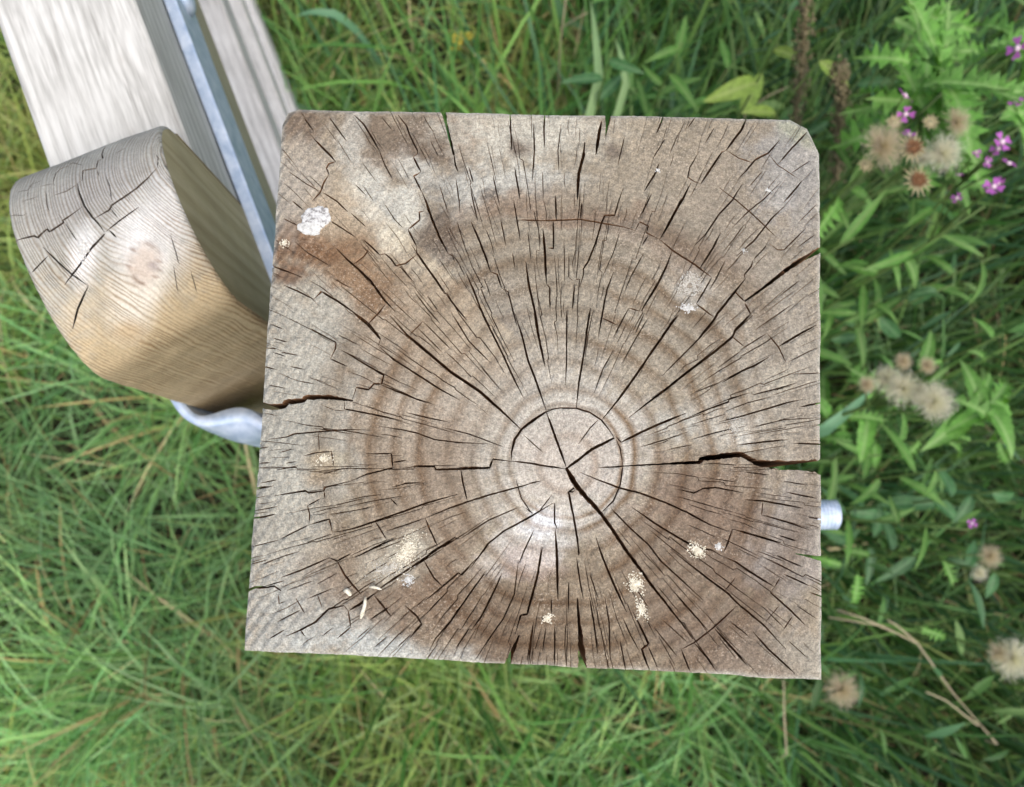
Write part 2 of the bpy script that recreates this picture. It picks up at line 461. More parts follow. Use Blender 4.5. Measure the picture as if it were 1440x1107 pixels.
    (6, 680, 805, 770, 825, 810, 805, 870, 800, 1000, 825), (7, 1000, 855, 1090, 862, 1180, 878, 1270, 895), (4, 1085, 865, 1080, 930), (4, 1005, 730, 1110, 742),
    (5, 1190, 820, 1330, 850), (5, 1080, 925, 1200, 960, 1300, 995), (4, 1290, 935, 1370, 950), (6, 1160, 1020, 1240, 1045), (5, 225, 810, 215, 820, 190, 820),
    (8, 190, 820, 215, 920, 235, 1050, 245, 1107), (6, 130, 870, 130, 960, 142, 990), (5, 385, 890, 470, 980, 560, 1060), (4, 520, 615, 640, 580, 740, 545),
    (4, 755, 580, 880, 545, 1000, 520), (3, 650, 625, 760, 605), (4, 240, 600, 290, 530, 330, 490), (4, 330, 708, 440, 705), (5, 0, 895, 30, 920),
    (4, 0, 940, 60, 910, 120, 830), (4, 10, 780, 70, 770), (4, 400, 170, 350, 260, 310, 370), (4, 560, 20, 500, 120, 440, 230), (3, 1040, 520, 1180, 490, 1340, 480),
    (3, 760, 370, 880, 320), (3, 880, 250, 990, 170), (3, 1200, 225, 1330, 160), (3, 1220, 280, 1355, 275), (3, 860, 760, 960, 775), (3, 1180, 770, 1290, 790)],
5: [(6, 435, 470, 310, 525, 215, 560), (6, 435, 470, 470, 485, 535, 450), (9, 470, 485, 505, 550, 545, 600, 580, 640), (6, 550, 470, 690, 400, 740, 380),
    (7, 1080, 510, 1040, 550, 1025, 540, 960, 595, 875, 665), (9, 1020, 380, 930, 430, 860, 480, 770, 540, 680, 600, 640, 635), (9, 640, 635, 600, 665, 520, 715),
    (8, 520, 715, 500, 690, 430, 705, 370, 765, 305, 800, 235, 830), (6, 865, 480, 910, 560, 950, 600), (8, 640, 645, 680, 695, 715, 740),
    (8, 780, 690, 830, 735, 855, 775, 800, 840), (4, 200, 640, 205, 680, 230, 670), (4, 280, 655, 320, 725), (4, 195, 765, 300, 710), (5, 300, 800, 320, 830),
    (5, 530, 790, 470, 840), (5, 520, 715, 530, 790), (6, 700, 700, 620, 755), (8, 1225, 540, 1190, 620, 1130, 740, 1085, 800), (5, 1085, 800, 1070, 800, 1010, 890),
    (7, 1150, 530, 1060, 660, 990, 760, 920, 840, 890, 900), (5, 1300, 480, 1280, 640, 1230, 750, 1160, 850, 1100, 940),
    (9, 1405, 420, 1390, 540, 1360, 650, 1340, 730, 1310, 735, 1285, 820), (5, 1370, 345, 1330, 430, 1300, 500), (5, 1365, 780, 1340, 945), (3, 75, 500, 150, 480),
    (3, 125, 500, 220, 465, 300, 440), (4, 745, 880, 810, 820), (3, 640, 880, 700, 830), (4, 160, 840, 230, 800), (3, 90, 160, 180, 140), (3, 140, 600, 230, 575),
    (3, 240, 620, 360, 575), (3, 380, 590, 470, 540), (3, 330, 660, 450, 610), (4, 380, 640, 400, 700), (3, 560, 840, 620, 790), (3, 400, 830, 450, 790),
    (3, 640, 440, 800, 380), (3, 700, 470, 840, 400), (4, 600, 550, 700, 490), (3, 900, 700, 980, 620), (3, 70, 260, 200, 235), (3, 80, 420, 200, 390), (3, 330, 400, 450, 360)],
6: [(6, 770, 860, 830, 930, 870, 990), (6, 230, 470, 245, 570, 262, 660), (11, 133, 340, 140, 450, 145, 660), (9, 75, 420, 50, 560, 5, 730), (5, 115, 660, 115, 730),
    (5, 195, 580, 192, 720), (7, 290, 650, 310, 770, 328, 910), (4, 290, 540, 330, 660), (9, 320, 380, 350, 470, 400, 590, 460, 720), (4, 440, 740, 480, 830, 520, 900),
    (9, 490, 720, 530, 800, 560, 865, 530, 890, 550, 950, 572, 1000), (5, 430, 850, 458, 995), (5, 360, 650, 380, 770, 385, 950), (6, 710, 890, 750, 990),
    (6, 710, 890, 770, 860, 835, 810, 860, 790, 965, 690), (9, 865, 795, 930, 870, 1010, 960), (7, 670, 620, 740, 700, 835, 805),
    (6, 390, 250, 470, 330, 560, 410, 620, 490, 720, 580, 810, 665), (8, 660, 430, 760, 510, 850, 580, 920, 630, 980, 690, 1090, 780, 1190, 890),
    (9, 485, 240, 600, 320, 700, 380, 780, 425, 850, 435, 900, 465), (8, 905, 465, 960, 490, 1050, 550, 1140, 605), (7, 1140, 605, 1120, 630, 1210, 710, 1280, 780),
    (4, 1165, 560, 1140, 605), (6, 1180, 545, 1300, 600), (5, 1300, 630, 1365, 652), (5, 1190, 480, 1260, 510), (5, 1150, 460, 1210, 490), (8, 1040, 810, 1110, 890, 1230, 1000),
    (4, 585, 790, 690, 920), (4, 930, 760, 1020, 830), (3, 1100, 760, 1160, 690), (5, 130, 790, 130, 975), (5, 35, 760, 10, 960), (4, 90, 790, 75, 900),
    (4, 910, 620, 960, 560), (4, 1180, 800, 1220, 740), (3, 620, 750, 740, 860), (3, 490, 590, 560, 700), (3, 1200, 850, 1290, 930), (3, 1060, 440, 1190, 490),
    (3, 880, 830, 960, 930), (3, 1240, 690, 1330, 750), (3, 1080, 690, 1180, 790), (3, 600, 600, 700, 720), (3, 190, 780, 185, 950), (4, 560, 880, 600, 970)],
}
# wide checks, some open to the side of the post: (tile, (x, y, width) ...)
WIDE = [
    (4, 1, [(380, 705, 3), (445, 702, 5), (600, 694, 8), (720, 688, 13), (792, 684, 17), (806, 668, 22), (900, 656, 26), (985, 648, 27), (1015, 664, 24), (1050, 684, 26), (1120, 694, 34), (1240, 700, 44), (1310, 702, 56), (1380, 706, 64), (1480, 716, 76)]),
    (4, 0, [(185, 712, 8), (230, 680, 13), (300, 625, 14), (405, 573, 9)]),
    (6, 0, [(182, 58, 14), (215, 115, 24), (250, 165, 22), (340, 265, 18), (400, 350, 16), (460, 440, 16), (520, 520, 15), (570, 590, 12), (640, 680, 10), (720, 780, 8), (765, 845, 4)]),
    (6, 0, [(220, 150, 9), (195, 170, 8), (215, 270, 8), (235, 380, 7), (240, 460, 4)]),
    (3, 1, [(-60, 412, 18), (20, 416, 20), (80, 420, 26), (140, 432, 30), (192, 424, 26), (205, 408, 24), (282, 400, 22), (292, 388, 24), (400, 386, 20), (465, 396, 12), (510, 402, 6)]),
    (1, 1, [(902, -60, 34), (918, 40, 30), (930, 80, 20), (936, 110, 13), (955, 190, 13), (972, 255, 9)]),
    (2, 1, [(384, -40, 40), (380, 40, 32), (374, 100, 20), (364, 165, 3)]),
    (6, 1, [(234, 655, 5), (240, 740, 12), (247, 820, 22), (254, 900, 30), (258, 970, 38), (262, 1050, 46)]),
    (5, 1, [(1304, 825, 6), (1285, 870, 16), (1262, 930, 22), (1240, 990, 26)]),
    (2, 1, [(1000, 925, 8), (1090, 860, 13), (1160, 805, 17), (1200, 775, 19), (1260, 735, 22), (1345, 690, 26), (1450, 636, 32)]),
    (6, 1, [(1235, 452, 3), (1300, 464, 12), (1360, 476, 22), (1460, 494, 30)]),
    (1, 1, [(60, 745, 10), (145, 765, 9), (230, 795, 6), (275, 815, 3)]),
    (5, 1, [(-20, 635, 14), (60, 622, 13), (95, 606, 11), (150, 606, 8), (182, 600, 7), (215, 622, 4)]),
]

def tp(tile, x, y):
    ox, oy = TILE[tile]
    p = at(ox + x / TS, oy + y / TS, ZT)
    return p[0] * 1000, p[1] * 1000

MMZ = PXM * 1000 / TS            # millimetres per tile unit

def build_post():
    corners = [(343, 915), (1157, 957), (1153, 215), (1136, 180), (1112, 167), (420, 153), (404, 158), (396, 176)]
    C = [at(px, py, ZT)[:2] * 1000 for px, py in corners]
    out = []
    for i in range(len(C)):
        a, b = C[i], C[(i + 1) % len(C)]
        L = np.linalg.norm(b - a); n = max(1, int(L / 1.4))
        nn = np.array([b[1] - a[1], a[0] - b[0]]) / L
        for k in range(n):
            q = k / n
            p = a + (b - a) * q
            if L > 30:
                j = (fbm(np.array([p[0] * 0.09 + i * 31]), np.array([p[1] * 0.09]), 5)[0] - 0.5) * 0.8 + (random.random() - 0.5) * 0.12
                p = p + nn * j
            out.append(p)
    out = np.array(out)
    cen = out.mean(0)
    tang = np.roll(out, -1, 0) - np.roll(out, 1, 0)
    tang /= np.linalg.norm(tang, axis=1)[:, None]
    inn = out + np.stack([-tang[:, 1], tang[:, 0]], 1) * (0.9 + 0.5 * rng.random(len(out)))[:, None]
    rib = []; wide = []
    for tile, lst in CR.items():
        for c in lst:
            w = (c[0] + 1.4 if c[0] < 7 else c[0] + .8) * MMZ
            pts = [tp(tile, c[i], c[i + 1]) for i in range(1, len(c), 2)]
            l, r, wl = ribbon(pts, w)
            rib.append((l, r, wl, np.minimum(30, 1.0 + 9 * wl)))
    for tile, opn, lst in WIDE:
        pts = [tp(tile, x, y) for x, y, _ in lst]
        w = np.array([q[2] for q in lst]) * MMZ
        seg = np.concatenate([[0], np.cumsum(np.linalg.norm(np.diff(np.array(pts), axis=0), axis=1))])
        wi = np.interp(np.linspace(0, seg[-1], 60), seg, w)
        l, r, wl = ribbon(pts, wi, step=0.9, jit=0.16)
        rib.append((l, r, wl, np.minimum(230 if opn else 45, (26 if opn else 10) * wl + 1)))
        wide.append((l, r, rib[-1][3]))
    # long stepped checks: radial runs that jog sideways where they cross a ring
    for i in range(92):
        th = i * 2.39996 + rng.normal(0, .06); rr = rng.uniform(24, 62); off = 0.0; run = []
        ux, uy = math.cos(th), math.sin(th)
        for k in range(rng.integers(2, 5)):
            L = rng.uniform(7, 19)
            run += [(rr, off), (rr + L * .5, off + rng.normal(0, .22)), (rr + L, off + rng.normal(0, .25))]
            off = run[-1][1] + rng.choice((-1, 1)) * rng.uniform(.3, 1.1); rr += L + rng.uniform(-.2, .8)
            if rng.random() < .3 or k == 3:
                pts = [(PITH[0] * 1000 + a * ux - b * uy, PITH[1] * 1000 + a * uy + b * ux) for a, b in run]
                l, r, wl = ribbon(pts, rng.uniform(.16, .32)); rib.append((l, r, wl, 1 + 8 * wl)); run = []
        if len(run) > 2:
            pts = [(PITH[0] * 1000 + a * ux - b * uy, PITH[1] * 1000 + a * uy + b * ux) for a, b in run]
            l, r, wl = ribbon(pts, rng.uniform(.16, .32)); rib.append((l, r, wl, 1 + 8 * wl))
    # hair checks that the eye reads as texture: short, radial, everywhere
    px0, py0 = PITH[0] * 1000, PITH[1] * 1000
    for _ in range(560):
        x = rng.uniform(C[0][0] + 2, 96); y = rng.uniform(-50, 127)
        dx, dy = x - px0, y - py0
        rr = math.hypot(dx, dy)
        if rr < 24 or rng.random() > rr / 80: continue
        L = rng.uniform(4, 10) * (1 + 1.5 * rng.random() ** 3)
        a = math.atan2(dy, dx) + rng.normal(0, 0.05)
        ux, uy = math.cos(a), math.sin(a)
        off = rng.normal(0, 0.25)
        pts = [(x, y), (x + ux * L * .5 - uy * off, y + uy * L * .5 + ux * off), (x + ux * L, y + uy * L)]
        l, r, wl = ribbon(pts, rng.uniform(0.09, 0.22))
        rib.append((l, r, wl, 0.8 + 6 * wl))
    # where a fine check runs into a wide one it drops to the wide one's depth
    wc = np.concatenate([(l + r) / 2 for l, r, _ in wide]); wh = np.concatenate([np.linalg.norm(l - r, axis=1) / 2 for l, r, _ in wide]); wd_ = np.concatenate([d for _, _, d in wide])
    for i, (l, r, wl, dep) in enumerate(rib):
        if any(dep is d for _, _, d in wide): continue
        dep = np.array(dep, float)
        for side in (l, r):
            D2 = np.linalg.norm(side[:, None] - wc[None], axis=2) - wh[None] - .35
            k = np.argmin(D2, 1); hit = D2[np.arange(len(k)), k] < 0
            dep = np.where(hit, np.maximum(dep, wd_[k]), dep)
        rib[i] = (l, r, wl, dep)
    gs = 0.85
    gx, gy = np.meshgrid(np.arange(-86, 106, gs), np.arange(-58, 134, gs))
    g = np.stack([gx.ravel(), gy.ravel()], 1)
    g += (rng.random(g.shape) - 0.5) * 0.4
    def inside(poly, pts):
        c = np.zeros(len(pts), bool); j = len(poly) - 1
        for i in range(len(poly)):
            xi, yi = poly[i]; xj, yj = poly[j]
            m = ((yi > pts[:, 1]) != (yj > pts[:, 1])) & (pts[:, 0] < (xj - xi) * (pts[:, 1] - yi) / (yj - yi + 1e-12) + xi)
            c ^= m; j = i
        return c
    g = g[inside(inn + (cen - inn) * 0.006, g)]
    v2, solid, crack, dep = cracked_sheet(out, rib, g, inn)
    # relief of the top
    h = (fbm(v2[:, 0] * 0.05, v2[:, 1] * 0.05, 3) - 0.5) * 1.6 + (fbm(v2[:, 0] * 0.45, v2[:, 1] * 0.45, 9, 2) - 0.5) * 0.22
    dmin = np.full(len(v2), 1e9)
    for i in range(len(out)):
        a, b = out[i], out[(i + 1) % len(out)]
        ab = b - a; q = np.clip(((v2 - a) @ ab) / (ab @ ab), 0, 1)
        dmin = np.minimum(dmin, np.linalg.norm(v2 - a - q[:, None] * ab, axis=1))
    h -= np.clip(1 - dmin / 1.1, 0, 1) ** 1.3 * 0.9
    near = np.zeros(len(v2), bool)
    for tset in crack:
        for i in tset: near[i] = True
    h[near] -= 0.12
    # ---- colours of the wood itself (stains, bleaching, algae), traced in photo pixels
    w3 = np.stack([v2[:, 0], v2[:, 1], np.full(len(v2), ZT * 1000)], 1) / 1000
    P = proj(w3); X, Y = P[:, 0], P[:, 1]
    wx = (fbm(X / 60, Y / 60, 21) - .5) * 70; wy = (fbm(X / 60, Y / 60, 44) - .5) * 70
    hf = (fbm(X / 9, Y / 9, 71, 3) - .5) * 1.5 + (fbm(X / 26, Y / 26, 72, 3) - .5) * 0.8
    ca = np.tile(rgbn(172, 154, 131), (len(v2), 1))
    def blob(cx, cy, rx, ry, rot, colr, s, soft=0.5):
        nonlocal ca
        a = math.radians(rot)
        ex = X + wx * min(1, rx / 60) - cx; ey = Y + wy * min(1, rx / 60) - cy
        u = (ex * math.cos(a) + ey * math.sin(a)) / rx; v = (-ex * math.sin(a) + ey * math.cos(a)) / ry
        m = np.clip((1 + soft - np.sqrt(u * u + v * v) + hf * .55) / (2 * soft), 0, 1)
        m = (m * m * (3 - 2 * m) * s)[:, None]
        ca = ca * (1 - m) + rgbn(*colr) * m
    blob(840, 420, 330, 190, 0, (166, 151, 132), .8)
    blob(1080, 330, 110, 170, 10, (163, 147, 129), .8)
    blob(1120, 250, 60, 70, 0, (176, 170, 166), .7)
    blob(1110, 560, 90, 160, 0, (178, 166, 152), .6)
    blob(570, 560, 190, 130, 0, (176, 156, 136), .7)
    blob(410, 620, 80, 260, 3, (188, 182, 170), .85)
    blob(440, 870, 110, 60, 5, (188, 184, 176), .85)
    blob(560, 915, 160, 22, 3, (203, 201, 195), .8)
    blob(800, 640, 120, 115, 0, (200, 188, 176), .9)
    blob(700, 560, 140, 110, 0, (190, 177, 162), .5)
    blob(620, 690, 40, 130, 0, (158, 134, 112), .7)
    blob(560, 700, 50, 90, 10, (164, 142, 120), .6)
    blob(545, 800, 120, 60, -20, (150, 126, 104), .75)
    blob(660, 850, 160, 55, 12, (142, 114, 90), .85)
    blob(730, 890, 60, 50, 0, (118, 92, 72), .75)
    blob(900, 870, 230, 90, 8, (146, 124, 100), .85)
    blob(1030, 900, 130, 60, 20, (146, 124, 106), .8)
    blob(1010, 760, 110, 70, 20, (136, 110, 90), .85)
    blob(985, 700, 90, 45, 5, (144, 118, 98), .7)
    blob(930, 800, 90, 60, 35, (150, 126, 104), .6)
    blob(1115, 770, 50, 90, 0, (170, 158, 150), .7)
    blob(1130, 920, 45, 30, 40, (190, 178, 160), .7)
    blob(735, 765, 62, 34, -25, (220, 210, 202), .85)
    blob(700, 790, 46, 28, -30, (194, 178, 164), .6)
    blob(760, 735, 22, 18, 0, (236, 230, 232), .9)
    blob(745, 790, 40, 25, 0, (205, 180, 170), .5)
    blob(800, 655, 70, 62, 0, (198, 180, 166), .7)
    blob(560, 420, 170, 70, 42, (174, 150, 124), .75)
    blob(500, 390, 80, 42, 35, (150, 112, 76), .8)
    blob(430, 350, 62, 30, 12, (132, 92, 58), .9)
    blob(405, 388, 24, 14, 0, (120, 80, 48), .8)
    blob(490, 350, 46, 22, 20, (142, 104, 70), .75)
    blob(420, 265, 50, 70, 0, (188, 174, 160), .7)
    blob(470, 300, 40, 40, 0, (190, 164, 134), .7)
    blob(425, 178, 36, 24, -20, (122, 98, 78), .85)
    blob(520, 205, 60, 40, 40, (146, 126, 106), .8)
    blob(560, 215, 60, 26, 40, (134, 112, 92), .7)
    blob(640, 195, 80, 34, 8, (138, 116, 96), .85)
    blob(610, 222, 46, 20, 10, (120, 98, 80), .7)
    blob(545, 285, 90, 34, 52, (224, 216, 202), .95)
    blob(500, 190, 16, 50, 10, (206, 198, 186), .6)
    blob(590, 240, 36, 18, 30, (216, 208, 196), .7)
    blob(590, 345, 60, 22, 35, (222, 206, 178), .7)
    blob(618, 322, 38, 44, 20, (122, 102, 86), .85)
    blob(650, 262, 40, 26, 0, (128, 112, 98), .8)
    blob(745, 190, 110, 40, 0, (206, 196, 180), .85)
    blob(690, 270, 80, 36, 0, (206, 200, 190), .75)
    blob(730, 208, 16, 13, 0, (110, 88, 72), .8)
    blob(690, 275, 14, 12, 0, (112, 96, 84), .8)
    blob(862, 214, 14, 12, 0, (110, 92, 80), .7)
    blob(770, 250, 50, 18, 0, (206, 200, 190), .6)
    blob(790, 295, 130, 14, 2, (160, 130, 104), .7)
    blob(900, 330, 150, 22, 22, (150, 128, 110), .6)
    blob(1128, 186, 34, 18, 35, (172, 172, 142), .6)
    blob(1040, 605, 24, 26, 0, (216, 208, 198), .8)
    blob(1000, 590, 40, 40, 0, (196, 186, 174), .6)
    blob(960, 600, 30, 26, 0, (208, 200, 188), .6)
    blob(1100, 535, 22, 18, 0, (208, 196, 176), .6)
    blob(970, 405, 30, 28, 0, (192, 184, 174), .7)
    blob(555, 785, 52, 36, -25, (206, 194, 174), .75)
    blob(460, 648, 24, 18, 0, (200, 182, 152), .6)
    blob(455, 668, 20, 12, 0, (176, 150, 116), .6)
    # the straight edge of the old cover: bleached warm wood below it, grey wood above
    ln = (X - 470) * (490 - 235) - (Y - 235) * (745 - 470)
    ln = -ln / math.hypot(255, 275)                      # >0 below/left of the line
    along = ((X - 470) * 275 + (Y - 235) * 255) / (275 ** 2 + 255 ** 2)
    m = np.clip((along + .05) * 6, 0, 1) * np.clip((1.0 - along) * 12, 0, 1)
    mb = (m * np.clip(ln / 3 + .5, 0, 1) * np.clip(1 - ln / 90, 0, 1) * .38)[:, None]
    ca = ca * (1 - mb) + rgbn(204, 178, 146) * mb
    mg = (m * np.clip(-ln / 3 + .5, 0, 1) * np.clip(1 + ln / 70, 0, 1) * .40)[:, None]
    ca = ca * (1 - mg) + rgbn(150, 138, 126) * mg
    ed = (np.clip(1 - dmin / 1.6, 0, 1) * .6)[:, None]
    ca = ca * (1 - ed) + rgbn(214, 208, 198) * ed        # fibres worn pale along the arris
    ca *= (0.84 + 0.32 * fbm(X / 22, Y / 22, 91, 4))[:, None]
    th = np.arctan2(v2[:, 1] - PITH[1] * 1000, v2[:, 0] - PITH[0] * 1000)
    r_ = np.hypot(v2[:, 1] - PITH[1] * 1000, v2[:, 0] - PITH[0] * 1000)
    ca *= (0.90 + 0.20 * fbm(np.cos(th) * 9 + 40, np.sin(th) * 9 + 40 + r_ * .01, 93, 3))[:, None]
    ring = r_ * (1 - 0.075 * np.sin(th) + np.clip(r_ / 40, .25, 1) * 0.10 * (fbm(np.cos(th) * 2.3 + 9, np.sin(th) * 2.3 + 9, 95, 2) - .5)) + (fbm(X / 60, Y / 60, 97, 3) - .5) * 4.0 * np.clip(r_ / 30, .15, 1)
    ring = ring / (420 * PXM * 1000)
    ringfade = np.clip((fbm(X / 110, Y / 110, 99, 3) - .20) * 3, 0.5, 1.0) * np.clip(1.25 - ring * .55, 0.4, 1)
    grain = np.clip((fbm(X / 45, Y / 45, 101, 3) - .35) * 2.6, 0.08, 0.8)
    sawm = np.clip((fbm(X / 150, Y / 150, 103, 2) - .48) * 2, 0, .12) + np.clip((480 - X) / 120, 0, 1) * .34
    ATT = {'ring': ring, 'ring_fade': ringfade, 'grain': grain, 'saw': sawm}
    ca = ca * .84 + ca.mean(1)[:, None] * .16
    ca *= np.array([0.65, 0.695, 0.67])
    # ---- assemble
    V, Fc, MI, SM, CO = [], [], [], [], []
    ST = rgbn(150, 120, 90)
    def addv(x, y, z, c):
        V.append((x / 1000, y / 1000, z)); CO.append(c); return len(V) - 1
    zt = ZT + h / 1000
    top = [addv(v2[i, 0], v2[i, 1], zt[i], ca[i]) for i in range(len(v2))]
    for t_ in solid:
        Fc.append(tuple(top[i] for i in t_)); MI.append(0); SM.append(True)
    bot = {}
    for t_ in crack:
        for i in t_:
            if i not in bot: bot[i] = addv(v2[i, 0], v2[i, 1], zt[i] - dep[i] / 1000, ST)
        Fc.append(tuple(bot[i] for i in t_)); MI.append(1); SM.append(False)
    wt = {}; wb = {}
    def W(i, d, z):
        if i not in d: d[i] = addv(v2[i, 0], v2[i, 1], z, ST)
        return d[i]
    es, ec = edges_of(solid), edges_of(crack)
    zb = -0.06
    base = {}
    for (a, b) in es:
        if (b, a) in ec:
            Fc.append((W(b, wt, zt[b]), W(a, wt, zt[a]), W(a, wb, zt[a] - dep[a] / 1000), W(b, wb, zt[b] - dep[b] / 1000))); MI.append(1); SM.append(False)
        elif (b, a) not in es:
            Fc.append((W(b, wt, zt[b]), W(a, wt, zt[a]), W(a, base, zb), W(b, base, zb))); MI.append(2); SM.append(False)
    for (a, b) in ec:
        if (b, a) not in es and (b, a) not in ec:
            Fc.append((W(b, wb, zt[b] - dep[b] / 1000), W(a, wb, zt[a] - dep[a] / 1000), W(a, base, zb), W(b, base, zb))); MI.append(2); SM.append(False)
    root = empty('gate_post', (cen[0] / 1000, cen[1] / 1000, 0))
    tag(root, 'thick square wooden post with cracked weathered end grain on top', 'post')
    V = np.array(V) - np.array([cen[0] / 1000, cen[1] / 1000, 0])
    o = mesh_obj('post_body', V, Fc, [M_TOP, M_INNER, M_SIDE], root)
    me = o.data
    me.polygons.foreach_set('material_index', MI)
    me.polygons.foreach_set('use_smooth', SM)
    at_ = me.attributes.new('stain', 'FLOAT_COLOR', 'POINT')
    at_.data.foreach_set('color', np.concatenate([np.array(CO), np.ones((len(CO), 1))], 1).ravel())
    for nm, val in ATT.items():
        arr = np.zeros(len(CO)); arr[:len(val)] = val
        me.attributes.new(nm, 'FLOAT', 'POINT').data.foreach_set('value', arr)
    return root
POST = build_post()

# ------------------------------------------------------------------ crusts: lichen and droppings on wood
def mat_crust(name, c0, c1):
    t = NT(name)
    p = t.pos()
    t.base(t.ramp(t.noise(p, 900.0, 3.0, 0.7), [(0.35, c0), (0.65, c1)]))
    t.rough(0.9)
    return t.m
M_WHITE = mat_crust('white_crust', rgb(160, 160, 154), rgb(208, 208, 202))
M_CREAM = mat_crust('cream_crust', rgb(176, 168, 144), rgb(226, 220, 200))
M_GREY = mat_crust('grey_crust', rgb(146, 142, 130), rgb(196, 192, 180))

def crust(place, rx, ry, rot, n, gr, mat, parent, ring=0.0):
    """many low granules spread in an ellipse; place(dx, dy) gives (point, normal)"""
    V, F = [], []
    for _ in range(n):
        q = min(1.25, abs(rng.normal(0, .52))) if ring == 0 else ring + (1 - ring) * rng.random() ** 1.3
        a = rng.uniform(0, 6.283)
        q *= 0.45 + 0.85 * fbm(np.array([math.cos(a) * 2.2 + n]), np.array([math.sin(a) * 2.2 + n * .37]), 3, 3)[0]
        ex, ey = q * rx * math.cos(a), q * ry * math.sin(a)
        dx = ex * math.cos(rot) - ey * math.sin(rot); dy = ex * math.sin(rot) + ey * math.cos(rot)
        g = gr * rng.uniform(0.5, 1.4)
        p, nn, tx, ty = place(dx, dy)
        b = len(V); k = 6
        ph = rng.uniform(0, 6.28)
        V.append(p + nn * g * rng.uniform(0.15, 0.45))
        for ringk, (rad, hh) in enumerate(((0.6, 0.28), (1.0, -0.25))):
            for j in range(k):
                aa = ph + j * 6.2832 / k; rj = g * rad * rng.uniform(0.7, 1.25)
                V.append(p + tx * rj * math.cos(aa) + ty * rj * math.sin(aa) + nn * g * hh)
        for j in range(k):
            F.append((b, b + 1 + j, b + 1 + (j + 1) % k))
            F.append((b + 1 + j, b + 1 + k + j, b + 1 + k + (j + 1) % k, b + 1 + (j + 1) % k))
    loc = np.array(parent.matrix_basis.inverted() @ Matrix.Identity(4))
    V = np.array(V)
    V = V @ loc[:3, :3].T + loc[:3, 3]
    return V, F

def post_crust(name, px, py, rx, ry, rot, n, gr, mat, ring=0.0, label=None):
    c = at(px, py, ZT)
    s = PXM
    n = int(n * 5.0); gr = gr * .42; ring = ring * .5
    def place(dx, dy):
        return np.array([c[0] + dx, c[1] + dy, ZT + 0.0001 + (fbm(np.array([(c[0] + dx) * 50]), np.array([(c[1] + dy) * 50]), 3)[0] - .5) * .0016]), np.array([0, 0, 1.0]), np.array([1.0, 0, 0]), np.array([0, 1.0, 0])
    V, F = crust(place, rx * s, ry * s, -math.radians(rot), n, gr * s, mat, POST, ring)
    o = mesh_obj(name, V, F, mat, POST, True)
    if label: o['label'] = label

bpy.context.view_layer.update()
def splat(px, py, rx, ry, rot, hgt, mat, seed, label, name='bird_dropping'):
    """a dried splash: one low mound with a ragged outline"""
    c = at(px, py, ZT); V, F = [], []
    nr, na = 10, 72
    lv = np.array(POST.matrix_basis.translation)
    for i in range(nr + 1):
        for j in range(na):
            a = 6.28318 * j / na; q = i / nr
            e = 0.5 + 0.95 * fbm(np.array([math.cos(a) * 1.3 + seed]), np.array([math.sin(a) * 1.3 + seed]), 5, 5)[0]
            x, y = q * e * rx * PXM * math.cos(a), q * e * ry * PXM * math.sin(a)
            b = -math.radians(rot); wx, wy = c[0] + x * math.cos(b) - y * math.sin(b), c[1] + x * math.sin(b) + y * math.cos(b)
            g = fbm(np.array([wx * 1400]), np.array([wy * 1400]), 7, 3)[0] - .5
            z = ZT + .0004 + hgt * (1 - q ** 3) * (.75 + 1.1 * g) - (.0012 if i == nr else 0)
            V.append((wx - lv[0], wy - lv[1], z - lv[2]))
    for i in range(nr):
        for j in range(na): F.append((i * na + j, (i + 1) * na + j, (i + 1) * na + (j + 1) % na, i * na + (j + 1) % na))
    o = mesh_obj(name, V, F, mat, POST, True)
    if label: o['label'] = label
def mat_drop():
    t = NT('dried_dropping'); p = t.pos()
    c = t.ramp(t.noise(p, 620.0, 3.0, 0.7), [(0.40, rgb(128, 126, 122)), (0.50, rgb(178, 178, 174)), (0.62, rgb(200, 200, 196))])
    t.base(c); t.rough(.8); return t.m
M_DROP = mat_drop()
splat(444, 306, 26, 20, -25, .0005, M_DROP, 5.3, 'white dried bird dropping near the rust-brown stain')
splat(435, 322, 19, 12, 10, .0006, M_WHITE, 8.1, 'smooth white lobe of the bird dropping')
post_crust('lichen_patch', 970, 402, 22, 20, 0, 110, 2.0, M_GREY, 0.5, 'grey crusty lichen ring')
post_crust('lichen_patch', 968, 433, 15, 6, 0, 45, 2.4, M_WHITE)
post_crust('lichen_patch', 572, 775, 18, 34, 25, 150, 2.0, M_CREAM, 0.0, 'cream crumbly lichen patch')
post_crust('lichen_patch', 545, 800, 36, 16, -20, 90, 1.8, M_GREY)
post_crust('lichen_patch', 893, 822, 15, 14, 0, 90, 2.2, M_CREAM)
post_crust('lichen_patch', 902, 857, 9, 17, -20, 60, 2.2, M_CREAM)
post_crust('lichen_patch', 770, 870, 9, 7, -30, 34, 2.4, M_CREAM)
post_crust('lichen_patch', 980, 774, 15, 11, 30, 80, 2.2, M_CREAM)
post_crust('lichen_patch', 1011, 768, 5, 6, 0, 24, 2.2, M_WHITE)
post_crust('lichen_patch', 455, 645, 15, 9, 0, 40, 1.8, M_CREAM)
post_crust('lichen_patch', 1032, 603, 20, 22, 0, 60, 1.5, M_GREY)
post_crust('lichen_patch', 1080, 268, 7, 3, 20, 14, 1.8, M_WHITE)
post_crust('lichen_patch', 925, 239, 4, 4, 0, 12, 1.8, M_WHITE)
post_crust('lichen_patch', 1046, 353, 5, 4, 0, 10, 1.6, M_WHITE)
post_crust('lichen_patch', 575, 815, 9, 10, 0, 40, 2.0, M_WHITE)
post_crust('lichen_patch', 400, 342, 8, 6, 0, 24, 2.0, M_CREAM)

